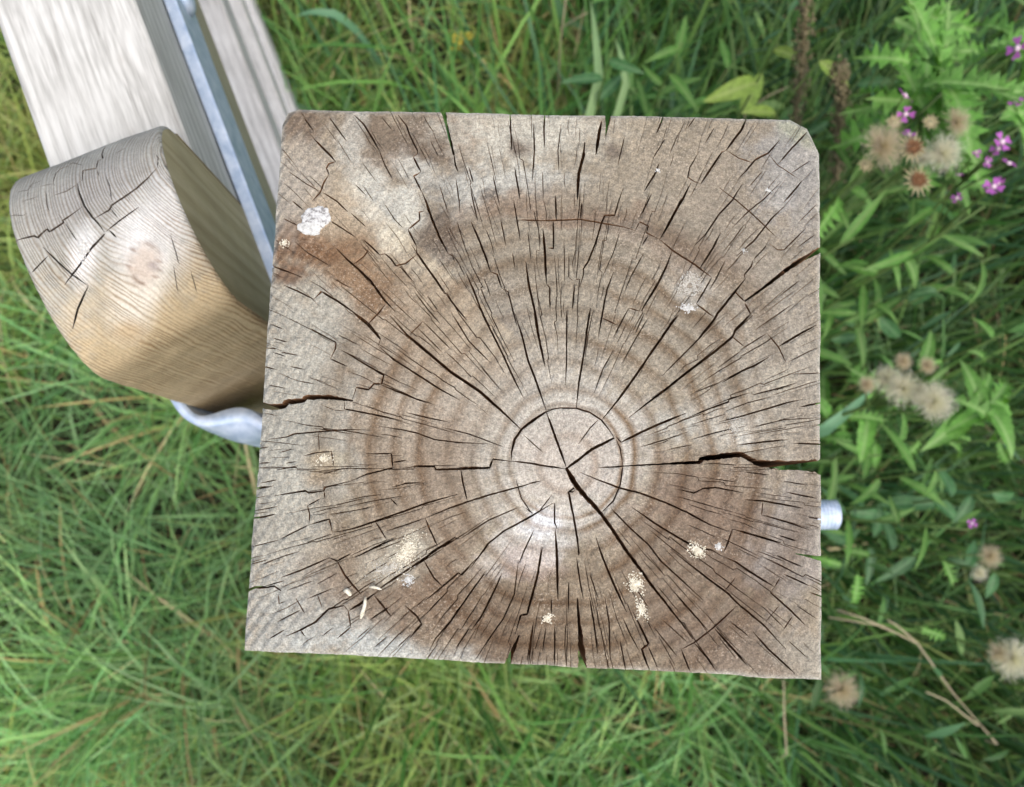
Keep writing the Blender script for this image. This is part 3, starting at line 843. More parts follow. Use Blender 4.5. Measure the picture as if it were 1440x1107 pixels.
# loose straw fragments lying on the post
def straw(px, py, ln, wd, rot, label):
    c = at(px, py, ZT + 0.0014); s = PXM
    a = -math.radians(rot); u = np.array([math.cos(a), math.sin(a), 0]); w = np.array([-u[1], u[0], 0]); z = np.array([0, 0, 1])
    V, F = [], []
    n = 5
    for i in range(n + 1):
        q = i / n
        ww = wd * s * (0.5 + 0.5 * math.sin(math.pi * (0.15 + 0.7 * q))) * (0.5 if i in (0, n) else 1) * random.uniform(.75, 1.1)
        p = u * ln * s * (q - .5) + z * 0.0006 * math.sin(q * 3) + w * s * 1.2 * math.sin(q * 4)
        for k in range(5):
            b = 2 * math.pi * k / 5
            V.append(p + w * ww * .5 * math.cos(b) + z * ww * .4 * math.sin(b))
    for i in range(n):
        for k in range(5):
            F.append((i * 5 + k, i * 5 + (k + 1) % 5, i * 5 + 5 + (k + 1) % 5, i * 5 + 5 + k))
    F.append(tuple(range(4, -1, -1))); F.append(tuple(range(n * 5, n * 5 + 5)))
    o = mesh_obj('straw_fragment', V, F, M_CREAM, None, True)
    o.location = c.tolist()
    tag(o, label, 'straw', 'straw fragments on the post')
straw(511, 855, 30, 7, 100, 'short pale straw fragment slanting over a crack, lower left of post top')
straw(489, 833, 13, 8, 30, 'tiny pale straw crumb, leftmost on the post top')
straw(528, 827, 18, 5, 8, 'thin pale straw sliver lying along a diagonal crack in the post')

# ------------------------------------------------------------------ the gate
ZS = 1.12
GB = at(220, 170, ZS)
GA = math.radians(-68.0)
GD = np.array([math.cos(GA), math.sin(GA), 0]); GN = np.array([-GD[1], GD[0], 0])
GATE = empty('field_gate', (GB[0], GB[1], 0))
GATE.rotation_euler = (0, 0, GA)
tag(GATE, 'pale wooden field gate with stacked rails hung beside the post', 'gate')
bpy.context.view_layer.update()

def g2w(P):
    P = np.asarray(P, float)
    return GB * np.array([1, 1, 0]) + P[..., 0:1] * GD + P[..., 1:2] * GN + P[..., 2:3] * np.array([0, 0, 1.0])

def mat_rail(name, c0, c1, c2, knots=()):
    t = NT(name)
    o = t.obj()
    x, y, z = t.sep(o)
    v = t.comb(t.math('MULTIPLY', x, 1.0), t.math('MULTIPLY', y, 16.0), t.math('MULTIPLY', z, 16.0))
    d = t.math('SQRT', t.math('ADD', t.math('POWER', t.math('ADD', y, 0.17), 2.0), t.math('POWER', t.math('SUBTRACT', z, 0.97), 2.0)))
    for (kx, ky, kz, sig, amp) in knots:
        q = t.vmath('DISTANCE', t.comb(t.math('MULTIPLY', x, 0.6), y, z), (kx * 0.6, ky, kz))
        e = t.math('POWER', 2.718, t.math('MULTIPLY', t.math('POWER', t.math('DIVIDE', q, sig), 2.0), -1.0))
        d = t.math('ADD', d, t.math('MULTIPLY', e, amp))
    wob = t.noise(v, 1.3, 2.0, 0.5)
    w = t.math('SINE', t.math('ADD', t.math('MULTIPLY', d, 1500.0), t.math('MULTIPLY', wob, 26.0)))
    fib = t.noise(v, 26.0, 3.0, 0.7)
    f = t.math('ADD', t.math('MULTIPLY', t.math('MULTIPLY_ADD', w, 0.5, 0.5), t.math('MULTIPLY', t.ramp(t.noise(o, 30.0, 3.0, 0.6), [(0.4, 0.2), (0.65, 1.0)]), 0.22)), t.math('MULTIPLY', fib, 0.72))
    c = t.ramp(f, [(0.22, c2), (0.48, c1), (0.75, c0)])
    for (kx, ky, kz, sig, amp) in knots:
        q = t.vmath('DISTANCE', t.comb(t.math('MULTIPLY', x, 0.6), y, z), (kx * 0.6, ky, kz))
        c = t.mix(t.ramp(t.math('ADD', q, t.math('MULTIPLY', fib, 0.003)), [(0.0010, 0.6), (0.0042, 0.0)]), c, rgb(150, 140, 128))
    bl = t.noise(o, 18.0, 4.0, 0.6)
    c = t.mix(1.0, c, t.ramp(bl, [(0.3, 0.90), (0.7, 1.06)]), 'MULTIPLY')
    t.base(c); t.rough(0.75)
    t.bsdf.inputs['Specular IOR Level'].default_value = 0.3
    t.normal(t.bump(t.math('ADD', fib, t.math('MULTIPLY', w, 0.02)), 0.4, 0.0006))
    return t.m
def px2gate(px, py, z):
    p = at(px, py, z) - GB
    return p @ GD, p @ GN
kx, ky = px2gate(168, 82, ZT - .13)
kx2, ky2 = px2gate(186, 186, ZT - .13)
M_RAIL = mat_rail('bleached_rail_wood', rgb(212, 212, 206), rgb(196, 196, 189), rgb(152, 151, 144), [(kx, ky, ZT - .13, 0.012, .006), (kx2, ky2, ZT - .13, .008, .0016)])
M_RAIL2 = mat_rail('rail_wood', rgb(214, 213, 207), rgb(198, 196, 189), rgb(158, 155, 148))
M_OLIVE = mat_rail('olive_rail_wood', rgb(176, 172, 146), rgb(158, 153, 128), rgb(130, 126, 102))  # darker olive tone than the other rails
M_STSIDE = mat_board('stile_side_wood', rgb(186, 176, 142), rgb(178, 167, 132), rgb(166, 154, 120), 'z', 90.0, bump=0.25)

def board(name, s0, s1, t0, t1, z0, z1, mat, parent, bev=0.003, seg=26, seed=1):
    """a sawn board with eased arrises and slightly wavering edges, along the gate's length"""
    prof = []
    for (cy, cz, a0) in ((t1 - bev, z1 - bev, 0), (t0 + bev, z1 - bev, 90), (t0 + bev, z0 + bev, 180), (t1 - bev, z0 + bev, 270)):
        for k in range(4):
            a = math.radians(a0 + k * 30)
            prof.append((cy + bev * math.cos(a), cz + bev * math.sin(a)))
    n = len(prof)
    V, F = [], []
    for i in range(seg + 1):
        s = s0 + (s1 - s0) * i / seg
        wy = (vnoise(np.array([s * 9.0]), np.array([seed * 7.1]), seed)[0] - .5) * .0016
        wz = (vnoise(np.array([s * 7.0]), np.array([seed * 3.3]), seed + 5)[0] - .5) * .0016
        for (y, z) in prof: V.append((s, y + wy, z + wz))
    for i in range(seg):
        for k in range(n):
            k2 = (k + 1) % n
            F.append((i * n + k, i * n + k2, (i + 1) * n + k2, (i + 1) * n + k))
    F.append(tuple(range(n))[::-1]); F.append(tuple(range(seg * n, seg * n + n)))
    if s1 > s0: F = [f[::-1] for f in F]
    return mesh_obj(name, V, F, mat, parent)

R_END = -1.35
board('rail', R_END, -0.009, -0.0680, -0.0010, ZT - .208, ZT - .131, M_RAIL, GATE, seed=2)['label'] = 'broad bleached top rail of the gate'
board('rail', R_END, -0.009, -0.0660, -0.0030, ZT - .388, ZT - .2105, M_OLIVE, GATE, seed=3)['label'] = 'olive board under the top rail'
board('rail', R_END, -0.009, -0.0670, -0.0010, ZT - .604, ZT - .540, M_RAIL2, GATE, seed=4)
board('rail', R_END, -0.009, -0.0670, -0.0010, ZT - .815, ZT - .764, M_RAIL2, GATE, seed=5)
board('rail', R_END, -0.009, -0.0670, -0.0010, ZT - 1.06, ZT - .968, M_RAIL2, GATE, seed=6)
# closing stile at the far end
es = board('closing_stile', 0.08, 1.16, -0.070, 0.002, -0.04, 0.04, M_RAIL2, GATE, seed=8)
es.rotation_euler = (0, -math.pi / 2, 0); es.location = (R_END - 0.03, 0, 0)

# ---- hanging stile with rounded, checked head
S_C, S_R, S_T = 0.0355, 0.0435, 0.0667
SKEW = 0.011
Z_AP = ZS + 0.0135; Z_C = Z_AP - S_R
ARC = math.pi * S_R * 1000
VMAX = ARC + (Z_C - 0.09) * 1000
def st_map(u, v, off=0.0):
    """sheet (mm) -> gate space; off = depth below the surface (mm)"""
    u = np.asarray(u, float); v = np.asarray(v, float); off = np.asarray(off, float) + 0 * u
    th = np.clip(v, 0, ARC) / (S_R * 1000)
    nx, nz = -np.cos(th), np.sin(th)
    s = S_C + S_R * nx; z = Z_C + S_R * nz
    z = z - np.maximum(v - ARC, 0) / 1000
    b = 2.2
    e = np.minimum(u, S_T * 1000 - u)
    rd = np.where(e < b, b - np.sqrt(np.maximum(b * b - (b - e) ** 2, 0)), 0)
    o = (off + rd) / 1000
    s = s + np.maximum(nx, 0) * SKEW * u / (S_T * 1000)      # front face runs slightly out of square
    return np.stack([s - nx * o, -u / 1000, z - nz * o], -1), np.stack([nx, 0 * nx, nz], -1)

M_STINNER = mat_crust('grey_inner_wood', rgb(74, 64, 54), rgb(104, 92, 78))
def build_stile():
    gu, gv = np.meshgrid(np.arange(0, S_T * 1000 + .01, 0.5), np.arange(15, 300, 0.5))
    gp, gn = st_map(gu.ravel(), gv.ravel())
    wp = g2w(gp); nw = gn[:, 0:1] * GD + gn[:, 2:3] * np.array([0, 0, 1.0])
    vis = ((CAM - wp) * nw).sum(1) > 0
    UV = np.stack([gu.ravel(), gv.ravel()], 1)[vis]; PX = proj(wp[vis])
    def inv(px, py):
        return UV[np.argmin((PX[:, 0] - px) ** 2 + (PX[:, 1] - py) ** 2)]
    A, B = (0, 150, 5.535), (0, 330, 2.992)
    cr = [
        (A, 12, 110, 1060, 270, 1010, 290, 1015, 360, 955, 380, 970, 490, 900, 490, 885, 560, 840, 640, 780),
        (A, 12, 605, 600, 620, 680, 660, 770, 720, 860, 770, 920, 815, 980), (A, 12, 740, 870, 850, 800, 870, 770, 970, 700, 1060, 640, 1150, 560, 1225, 475),
        (A, 6, 1225, 475, 1235, 400, 1220, 380), (A, 9, 605, 600, 640, 570, 650, 500, 750, 480, 765, 420, 800, 400, 795, 370, 830, 310), (A, 6, 420, 690, 520, 660, 600, 605),
        (A, 7, 430, 620, 415, 590, 440, 520, 470, 490, 540, 460, 560, 440, 640, 455), (A, 4, 415, 597, 310, 620), (A, 5, 130, 665, 220, 650, 250, 600, 320, 580),
        (A, 3, 220, 650, 210, 710), (A, 5, 355, 660, 360, 760, 390, 820), (A, 5, 760, 490, 770, 540), (A, 5, 820, 540, 850, 620, 870, 750), (A, 10, 815, 985, 770, 1050, 720, 1107),
        (A, 8, 820, 975, 930, 880, 1080, 780), (A, 10, 850, 965, 910, 1025), (A, 6, 860, 790, 920, 870), (A, 6, 500, 905, 600, 1040), (A, 4, 80, 860, 180, 850, 210, 830),
        (A, 4, 180, 740, 300, 695), (A, 4, 450, 830, 480, 880), (A, 4, 900, 370, 980, 320),
        (B, 5, 180, 50, 240, 110, 300, 165, 370, 215), (B, 6, 370, 215, 330, 310, 305, 395), (B, 6, 440, 0, 390, 50, 340, 120, 270, 215), 
        (B, 3, 720, 0, 735, 60, 755, 130), (B, 3, 730, 130, 748, 250), (B, 3, 800, 150, 830, 250), (B, 4, 200, 90, 130, 160)]
    rib = []
    for c in cr:
        (ox, oy, sc), w = c[0], c[1]
        P = [inv(ox + c[i] / sc, oy + c[i + 1] / sc) for i in range(2, len(c), 2)]
        q = [P[0]]
        for p in P[1:]:
            if np.linalg.norm(p - q[-1]) > 0.3: q.append(p)
        if len(q) < 2: continue
        l, r, wl = ribbon(q, w / sc / 2.7, step=1.2)
        rib.append((l, r, wl, np.minimum(22, 2.5 + 12 * wl)))
    T = S_T * 1000
    vs = list(np.arange(0, 300, 2.0)) + list(np.arange(300, VMAX, 25.0)) + [VMAX]
    outl = [(0.0, v) for v in vs][::-1] + [(u, 0.0) for u in np.arange(1.5, T - .5, 1.5)] + [(T, v) for v in vs] + [(u, VMAX) for u in np.arange(3, T - 1, 3.0)][::-1]
    area = sum(a[0] * b[1] - b[0] * a[1] for a, b in zip(outl, outl[1:] + outl[:1]))
    if area < 0: outl = outl[::-1]
    g1 = np.stack(np.meshgrid(np.concatenate([[.25, .7, 1.3], np.arange(2.2, T - 2, 1.5), [T - 2.2, T - 1.3, T - .7, T - .25]]), np.arange(0.8, 300, 1.6)), -1).reshape(-1, 2)
    g2 = np.stack(np.meshgrid(np.concatenate([[.25, .7, 1.3], np.arange(2.2, T - 2, 9), [T - 2.2, T - 1.3, T - .7, T - .25]]), np.arange(310, VMAX - 5, 25)), -1).reshape(-1, 2)
    v2, solid, crack, dep = cracked_sheet(np.array(outl), rib, np.concatenate([g1, g2]))
    U, Vv = v2[:, 0], v2[:, 1]
    rel = (fbm(U * .08, Vv * .08, 61) - .5) * 1.2
    top, nrm = st_map(U, Vv, rel)
    bot, _ = st_map(U, Vv, dep + rel)
    P = proj(g2w(top)); X, Y = P[:, 0], P[:, 1]
    # growth-ring distance, bent round the knot
    kn = inv(203, 368)
    kd = np.hypot(U - kn[0], (Vv - kn[1]) * .62)
    ringd = np.hypot((top[:, 0] * 1000 - 22) * .8, top[:, 1] * 1000 - 16) + 7.0 * np.exp(-(kd / 11) ** 2) + (fbm(U * .05, Vv * .02, 63) - .5) * 3 + np.maximum(Vv - ARC * .62, 0) * .02
    ringd = ringd + (fbm(ringd * .35, ringd * 0 + 3, 67, 3) - .5) * 2.2 + (fbm(U * .3, Vv * .06, 68, 3) - .5) * .9
    ca = np.tile(rgbn(178, 176, 166), (len(v2), 1))
    hf = (fbm(X / 10, Y / 10, 65, 3) - .5)
    q = np.clip((Vv - ARC * .60) / 34 + hf * .8, 0, 1)[:, None]
    ca = ca * (1 - q) + rgbn(212, 192, 156) * q
    def blob(cx, cy, rx, ry, rot, colr, s, soft=.5):
        nonlocal ca
        a = math.radians(rot); ex, ey = X - cx, Y - cy
        u = (ex * math.cos(a) + ey * math.sin(a)) / rx; v = (-ex * math.sin(a) + ey * math.cos(a)) / ry
        m = np.clip((1 + soft - np.sqrt(u * u + v * v) + hf * .6) / (2 * soft), 0, 1); m = (m * s)[:, None]
        ca = ca * (1 - m) + rgbn(*colr) * m
    blob(110, 300, 70, 40, -20, (168, 165, 160), .6)
    blob(150, 260, 60, 30, -25, (172, 170, 166), .6)
    blob(212, 335, 46, 66, 10, (232, 231, 228), .92)
    blob(188, 425, 30, 46, 15, (232, 226, 212), .92)
    blob(180, 465, 20, 14, 0, (204, 178, 138), .7)
    blob(230, 290, 20, 50, 0, (214, 212, 208), .6)
    blob(203, 372, 21, 28, 15, (208, 194, 180), .9, .3)
    blob(216, 374, 6, 6, 0, (150, 140, 140), .7)
    blob(118, 360, 18, 38, 10, (236, 236, 234), .85)
    kr = np.clip(1 - np.abs(np.hypot((X - 203) / 22, (Y - 370) / 29) - 1) * 9 - hf, 0, 1)[:, None] * .75
    ca = ca * (1 - kr) + rgbn(120, 88, 66) * kr
    ca *= np.array([.82, .83, .82])
    line = np.clip(1.15 - np.exp(-(kd / 9) ** 2) * 1.2 - np.clip((235 - Y) / 90, 0, .6), 0.1, 1)
    V = []; F = []; MI = []; SM = []; CO = []
    def add(p, c): V.append(p); CO.append(c); return len(V) - 1
    ST = rgbn(130, 112, 92)
    n0 = len(v2)
    for i in range(n0): add(top[i], ca[i])
    for t_ in solid: F.append(t_); MI.append(0); SM.append(True)
    bd = {}
    for t_ in crack:
        for i in t_:
            if i not in bd: bd[i] = add(bot[i], ST)
        F.append(tuple(bd[i] for i in t_)); MI.append(1); SM.append(False)
    es_, ec_ = edges_of(solid), edges_of(crack)
    w = {}
    def Wv(key, p):
        if key not in w: w[key] = add(p, ST)
        return w[key]
    for (a, b) in es_:
        if (b, a) in ec_:
            F.append((Wv(('t', b), top[b]), Wv(('t', a), top[a]), Wv(('b', a), bot[a]), Wv(('b', b), bot[b]))); MI.append(1); SM.append(False)
    # flip if the sheet came out facing inwards
    f0 = solid[len(solid) // 2]
    nn = np.cross(top[f0[1]] - top[f0[0]], top[f0[2]] - top[f0[0]])
    if nn @ nrm[f0[0]] < 0: F = [tuple(reversed(f)) for f in F]
    # side faces
    thv = np.linspace(0, math.pi, 40)
    for tt, sg in ((0.0, 1), (-S_T, -1)):
        rr = S_R - 0.0022
        sk = SKEW if sg < 0 else 0
        pts = [(S_C - rr * math.cos(a) + max(0, -math.cos(a)) * sk, tt, Z_C + rr * math.sin(a)) for a in thv] + [(S_C + rr + sk, tt, 0.09), (S_C - rr, tt, 0.09)]
        idx = [add(np.array(p), ST) for p in pts]
        F.append(tuple(idx) if sg > 0 else tuple(reversed(idx))); MI.append(2); SM.append(False)
    bk = [add(np.array(p), ST) for p in ((S_C - S_R, 0, 0.09), (S_C - S_R, -S_T, 0.09), (S_C - S_R, -S_T, Z_C), (S_C - S_R, 0, Z_C), (S_C + S_R, 0, 0.09), (S_C + S_R + SKEW, -S_T, 0.09))]
    F.append((bk[0], bk[1], bk[2], bk[3])); MI.append(2); SM.append(False)
    F.append((bk[0], bk[4], bk[5], bk[1])); MI.append(2); SM.append(False)
    t = NT('weathered_stile_wood')
    rd = t.attr('ringd').outputs['Fac']; ln = t.attr('line').outputs['Fac']; sc_ = t.attr('stain').outputs['Color']
    o_ = t.obj(); x, y, z = t.sep(o_)
    w1 = t.math('MULTIPLY_ADD', t.math('SINE', t.math('MULTIPLY', rd, 6.283 / 1.3)), 0.5, 0.5)
    fine = t.noise(o_, 900.0, 3.0, 0.7)
    wl_ = t.math('MULTIPLY', t.math('POWER', w1, 2.0), ln)
    c = t.mix(t.math('MULTIPLY', wl_, t.ramp(t.noise(o_, 45.0, 3.0, 0.6), [(0.35, 0.22), (0.65, 0.78)])), sc_, t.mix(1.0, sc_, rgb(170, 146, 116), 'MULTIPLY'))
    c = t.mix(1.0, c, t.ramp(fine, [(0.32, 0.85), (0.68, 1.14)]), 'MULTIPLY')
    c = t.mix(1.0, c, t.ramp(t.noise(o_, 60.0, 4.0, 0.6), [(0.3, 0.86), (0.7, 1.1)]), 'MULTIPLY')
    t.base(c); t.rough(0.75); t.bsdf.inputs['Specular IOR Level'].default_value = 0.3
    t.normal(t.bump(t.math('ADD', t.math('MULTIPLY', fine, 0.5), t.math('MULTIPLY', wl_, -0.7)), 0.6, 0.0006))
    o = mesh_obj('hanging_stile', np.array(V), F, [t.m, M_STINNER, M_STSIDE], GATE)
    me = o.data
    me.polygons.foreach_set('material_index', MI); me.polygons.foreach_set('use_smooth', SM)
    me.attributes.new('stain', 'FLOAT_COLOR', 'POINT').data.foreach_set('color', np.concatenate([np.array(CO), np.ones((len(CO), 1))], 1).ravel())
    for nm, val in (('ringd', ringd), ('line', line)):
        arr = np.zeros(len(CO)); arr[:n0] = val
        me.attributes.new(nm, 'FLOAT', 'POINT').data.foreach_set('value', arr)
    o['label'] = 'round-headed checked stile with a knot'
    # dropping on the head (a sub-part)
    def put(name, px, py, rx, ry, n, gr, mat):
        V, F = [], []
        def place(dx, dy):
            c = inv(px + dx, py + dy)
            p, nn = st_map(c[0], c[1]); nn = np.array(nn)
            return np.array(p), nn, np.array([0, 1.0, 0]), np.cross(nn, [0, 1.0, 0])
        V, F = crust(place, rx, ry, 0.15, n, gr, mat, o)
        mesh_obj(name, V, F, mat, o, True)
    put('bird_dropping', 118, 352, 8, 20, 60, 0.0007, M_WHITE)
    put('bird_dropping', 114, 345, 5, 9, 40, 0.0008, M_WHITE)
build_stile()

# ---- galvanised ironwork
def mat_galv():
    t = NT('galvanised_steel')
    o = t.obj()
    n = t.noise(o, 120.0, 3.0, 0.6)
    v = t.n('ShaderNodeTexVoronoi'); v.inputs['Scale'].default_value = 240.0
    t.set(v, 'Vector', o)
    c = t.ramp(n, [(0.3, rgb(164, 186, 210)), (0.7, rgb(210, 222, 236))])  # blue of the reflected sky put into the zinc colour
    c = t.mix(0.12, c, v.outputs['Distance'], 'SOFT_LIGHT')
    t.base(c)
    t.bsdf.inputs['Metallic'].default_value = 0.4
    t.rough(t.ramp(n, [(0.3, 0.42), (0.7, 0.62)]))
    t.normal(t.bump(n, 0.12, 0.0006))
    return t.m
M_GALV = mat_galv()
STRAP = board('hinge_strap', -0.62, 0.092, -0.0004, 0.0072, ZT - .262, ZT - .2085, M_GALV, GATE, bev=0.0012, seg=30, seed=11)
STRAP['label'] = 'blue-grey galvanised strap along the gate face'
def dome(name, parent, c, r, hgt, axis, mat, sides=18, hexa=False):
    V, F = [], []
    ax = Vector(axis).normalized(); u = ax.orthogonal().normalized(); w = ax.cross(u)
    k = 6 if hexa else sides
    prof = [(1.0, 0), (1.0, .55), (.93, .8), (.86, 1.0)] if hexa else [(1.0, 0), (1.0, .15), (.92, .45), (.72, .75), (.4, .94)]
    for (rr, hh) in prof:
        for j in range(k):
            a = 6.28318 * j / k
            V.append(Vector(c) + (u * math.cos(a) + w * math.sin(a)) * r * rr + ax * hgt * hh)
    m = len(prof)
    for i in range(m - 1):
        for j in range(k): F.append((i * k + j, i * k + (j + 1) % k, (i + 1) * k + (j + 1) % k, (i + 1) * k + j))
    F.append(tuple(range((m - 1) * k, m * k)))
    return mesh_obj(name, V, F, mat, parent, not hexa)
for bs in (-0.158, -0.36, -0.56):
    dome('coach_bolt', STRAP, (bs, 0.0070, ZT - .236), 0.011, 0.006, (0, 1, 0), M_GALV)

def sweep(name, path, prof, mat, parent, closed_ends=True, smooth=False):
    """vertical profile (offset outwards, z) swept along a plan path"""
    P = np.array(path, float)
    T = np.gradient(P, axis=0); T /= np.linalg.norm(T, axis=1)[:, None]
    N = np.stack([-T[:, 1], T[:, 0]], 1)
    V, F = [], []; n = len(prof)
    for p, nn in zip(P, N):
        for (o, z) in prof: V.append((p[0] + nn[0] * o, p[1] + nn[1] * o, z))
    for i in range(len(P) - 1):
        for k in range(n):
            k2 = (k + 1) % n
            F.append((i * n + k, (i + 1) * n + k, (i + 1) * n + k2, i * n + k2))
    F.append(tuple(range(n))); F.append(tuple(range((len(P) - 1) * n, len(P) * n))[::-1])
    return mesh_obj(name, V, F, mat, parent, smooth)

def hinge():
    zt = ZT - .2085; zb = ZT - .262
    ec = at(334, 597, zt) - GB; es_, et = ec @ GD, ec @ GN
    # forged lug: a flat curved top, a lower lip dipping away on the outer side
    inner = [(236, 535), (256, 562), (266, 575), (277, 586), (292, 584), (306, 579), (321, 574), (342, 571), (361, 580), (378, 596)]
    crease = [(226, 540), (243, 570), (256, 588), (276, 599), (292, 601), (309, 598), (328, 592), (346, 591), (361, 600), (380, 615)]
    outer = [(225, 541), (242, 571), (255, 590), (276, 603), (292, 609), (309, 616), (328, 622), (346, 622), (363, 616), (384, 622)]
    def smooth(pts, n=40):
        P = np.array(pts, float); cu = np.concatenate([[0], np.cumsum(np.linalg.norm(np.diff(P, axis=0), axis=1))])
        q = np.linspace(0, cu[-1], n); S = np.stack([np.interp(q, cu, P[:, 0]), np.interp(q, cu, P[:, 1])], 1)
        for _ in range(6): S[1:-1] = .25 * S[:-2] + .5 * S[1:-1] + .25 * S[2:]
        return S
    V, F = [], []; n = 40
    rows = [(smooth(inner), zb), (smooth(inner), zt - .0012), (smooth(inner) * .94 + smooth(crease) * .06, zt), (smooth(crease) * .92 + smooth(inner) * .08, zt), (smooth(crease) * .9 + smooth(outer) * .1, zt - .001), (smooth(outer) * .75 + smooth(crease) * .25, zt - .009), (smooth(outer), zt - .015), (smooth(outer), zb - .01)]
    for S, z in rows:
        for (px, py) in S:
            # each row keeps the plan shape it has at the lug's own top height
            a_, b_ = px2gate(px, py, zt); V.append((a_, b_, z))
    for i in range(len(rows) - 1):
        for j in range(n - 1): F.append((i * n + j, (i + 1) * n + j, (i + 1) * n + j + 1, i * n + j + 1))
    m = len(rows)
    F.append(tuple(i * n for i in range(m))); F.append(tuple(i * n + n - 1 for i in range(m))[::-1])
    F.append(tuple([(m - 1) * n + j for j in range(n)] + [j for j in range(n)][::-1]))
    o = mesh_obj('hinge_lug', V, F, M_GALV, GATE, False)
    o.data.polygons.foreach_set('use_smooth', [len(p.vertices) == 4 for p in o.data.polygons])
    o['label'] = 'pale galvanised curved lug at the hinge'
    V, F = [], []
    prof = [(.0068, zb - .05), (.0068, zb - .02), (.005, zb - .01), (.0025, zb - .004)]
    for (rr, z) in prof:
        for j in range(20):
            a = 6.28318 * j / 20; V.append((es_ + rr * math.cos(a), et + rr * math.sin(a), z))
    for i in range(3):
        for j in range(20): F.append((i * 20 + j, i * 20 + (j + 1) % 20, i * 20 + 20 + (j + 1) % 20, i * 20 + 20 + j))
    F.append(tuple(range(60, 80)))
    pin_world = GB * np.array([1, 1, 0]) + es_ * GD + et * GN
    return F, V, pin_world
PIN_F, PIN_V, _ = hinge()

# hinge bolt through the post: threaded end sticks out on the right
def hinge_bolt():
    zc = 0.965
    r = 0.0087
    tip = at(1178, 724, zc)
    y = tip[1]; x1 = tip[0]; x0 = 0.088
    root = empty('hinge_bolt', (x0, y, zc))
    tag(root, 'threaded end of galvanised hinge bolt sticking out of the post', 'bolt')
    V, F = [], []; k = 24
    n = int((x1 - x0 + 0.03) / 0.0011)
    for i in range(n + 1):
        xx = -0.03 + (x1 - x0 + 0.03) * i / n
        rr = r * (0.955 if i % 2 else 1.0)
        if i == n: rr = r * 0.82
        for j in range(k):
            a = 6.28318 * j / k
            V.append((xx, rr * math.cos(a), rr * math.sin(a)))
    for i in range(n):
        for j in range(k): F.append((i * k + j, i * k + k + j, i * k + k + (j + 1) % k, i * k + (j + 1) % k))
    F.append(tuple(range(n * k, n * k + k))[::-1])
    mesh_obj('threaded_rod', V, F, M_GALV, root)
    pw = g2w(np.array(PIN_V)) - np.array([x0, y, zc])
    mesh_obj('hook_pin', pw, PIN_F, M_GALV, root, True)['label'] = 'upright hook pin under the gate hinge lug'
    dome('nut', root, (0.0105, 0, 0), 0.015, 0.014, (1, 0, 0), M_GALV, hexa=True)
    mesh_obj('washer', [(0.0105 if i < 24 else 0.0075, (.03) * math.cos(6.28318 * (i % 24) / 24), .03 * math.sin(6.28318 * (i % 24) / 24)) for i in range(48)],
             [tuple(range(24))] + [tuple(range(24, 48))[::-1]] + [(j, j + 24, (j + 1) % 24 + 24, (j + 1) % 24) for j in range(24)], M_GALV, root)
hinge_bolt()

# ------------------------------------------------------------------ ground
def mat_ground():
    t = NT('meadow_soil')
    p = t.pos()
    n = t.noise(p, 9.0, 5.0, 0.65)
    n2 = t.noise(p, 160.0, 4.0, 0.7)
    c = t.ramp(t.math('ADD', t.math('MULTIPLY', n, 0.5), t.math('MULTIPLY', n2, 0.5)), [(0.35, rgb(30, 25, 17)), (0.55, rgb(50, 46, 27)), (0.7, rgb(66, 70, 38))])
    t.base(c); t.rough(0.95)
    t.normal(t.bump(n2, 0.8, 0.01))
    return t.m
gx = np.concatenate([np.array([-60, -30, -14, -7]), np.linspace(-4, 4, 65), np.array([7, 14, 30, 60])])
GX, GY = np.meshgrid(gx, gx)
def ground_z(x, y):
    x = np.asarray(x, float); y = np.asarray(y, float)
    return (fbm(x * 1.7 + 50, y * 1.7 + 50, 11, 3) - .5) * .05 * np.clip(np.hypot(x, y) * 2, .3, 1) - .012
gz = ground_z(GX, GY)
n = len(gx)
gv = np.stack([GX.ravel(), GY.ravel(), gz.ravel()], 1)
gf = [(j * n + i, j * n + i + 1, (j + 1) * n + i + 1, (j + 1) * n + i) for j in range(n - 1) for i in range(n - 1)]
ground = mesh_obj('ground', gv, gf, mat_ground(), None, True)
tag(ground, 'dark meadow soil under the grass', 'ground', kind='structure')

# ------------------------------------------------------------------ foliage material (colour per blade or leaf)
def mat_leaf(name, attr='tint', trans=0.32, rough=0.5, const=None, spec=0.35):
    t = NT(name)
    if const is None:
        c = t.attr(attr).outputs['Color']
    else:
        c = const
    t.base(c); t.rough(rough)
    t.bsdf.inputs['Specular IOR Level'].default_value = spec
    tr = t.n('ShaderNodeBsdfTranslucent')
    t.set(tr, 'Color', t.mix(1.0, c, (1.15, 1.2, 0.7, 1), 'MULTIPLY'))
    mx = t.n('ShaderNodeMixShader'); mx.inputs[0].default_value = trans
    t.t.links.new(t.bsdf.outputs[0], mx.inputs[1]); t.t.links.new(tr.outputs[0], mx.inputs[2])
    t.t.links.new(mx.outputs[0], t.out.inputs['Surface'])
    return t.m
M_GRASS = mat_leaf('grass_blade')

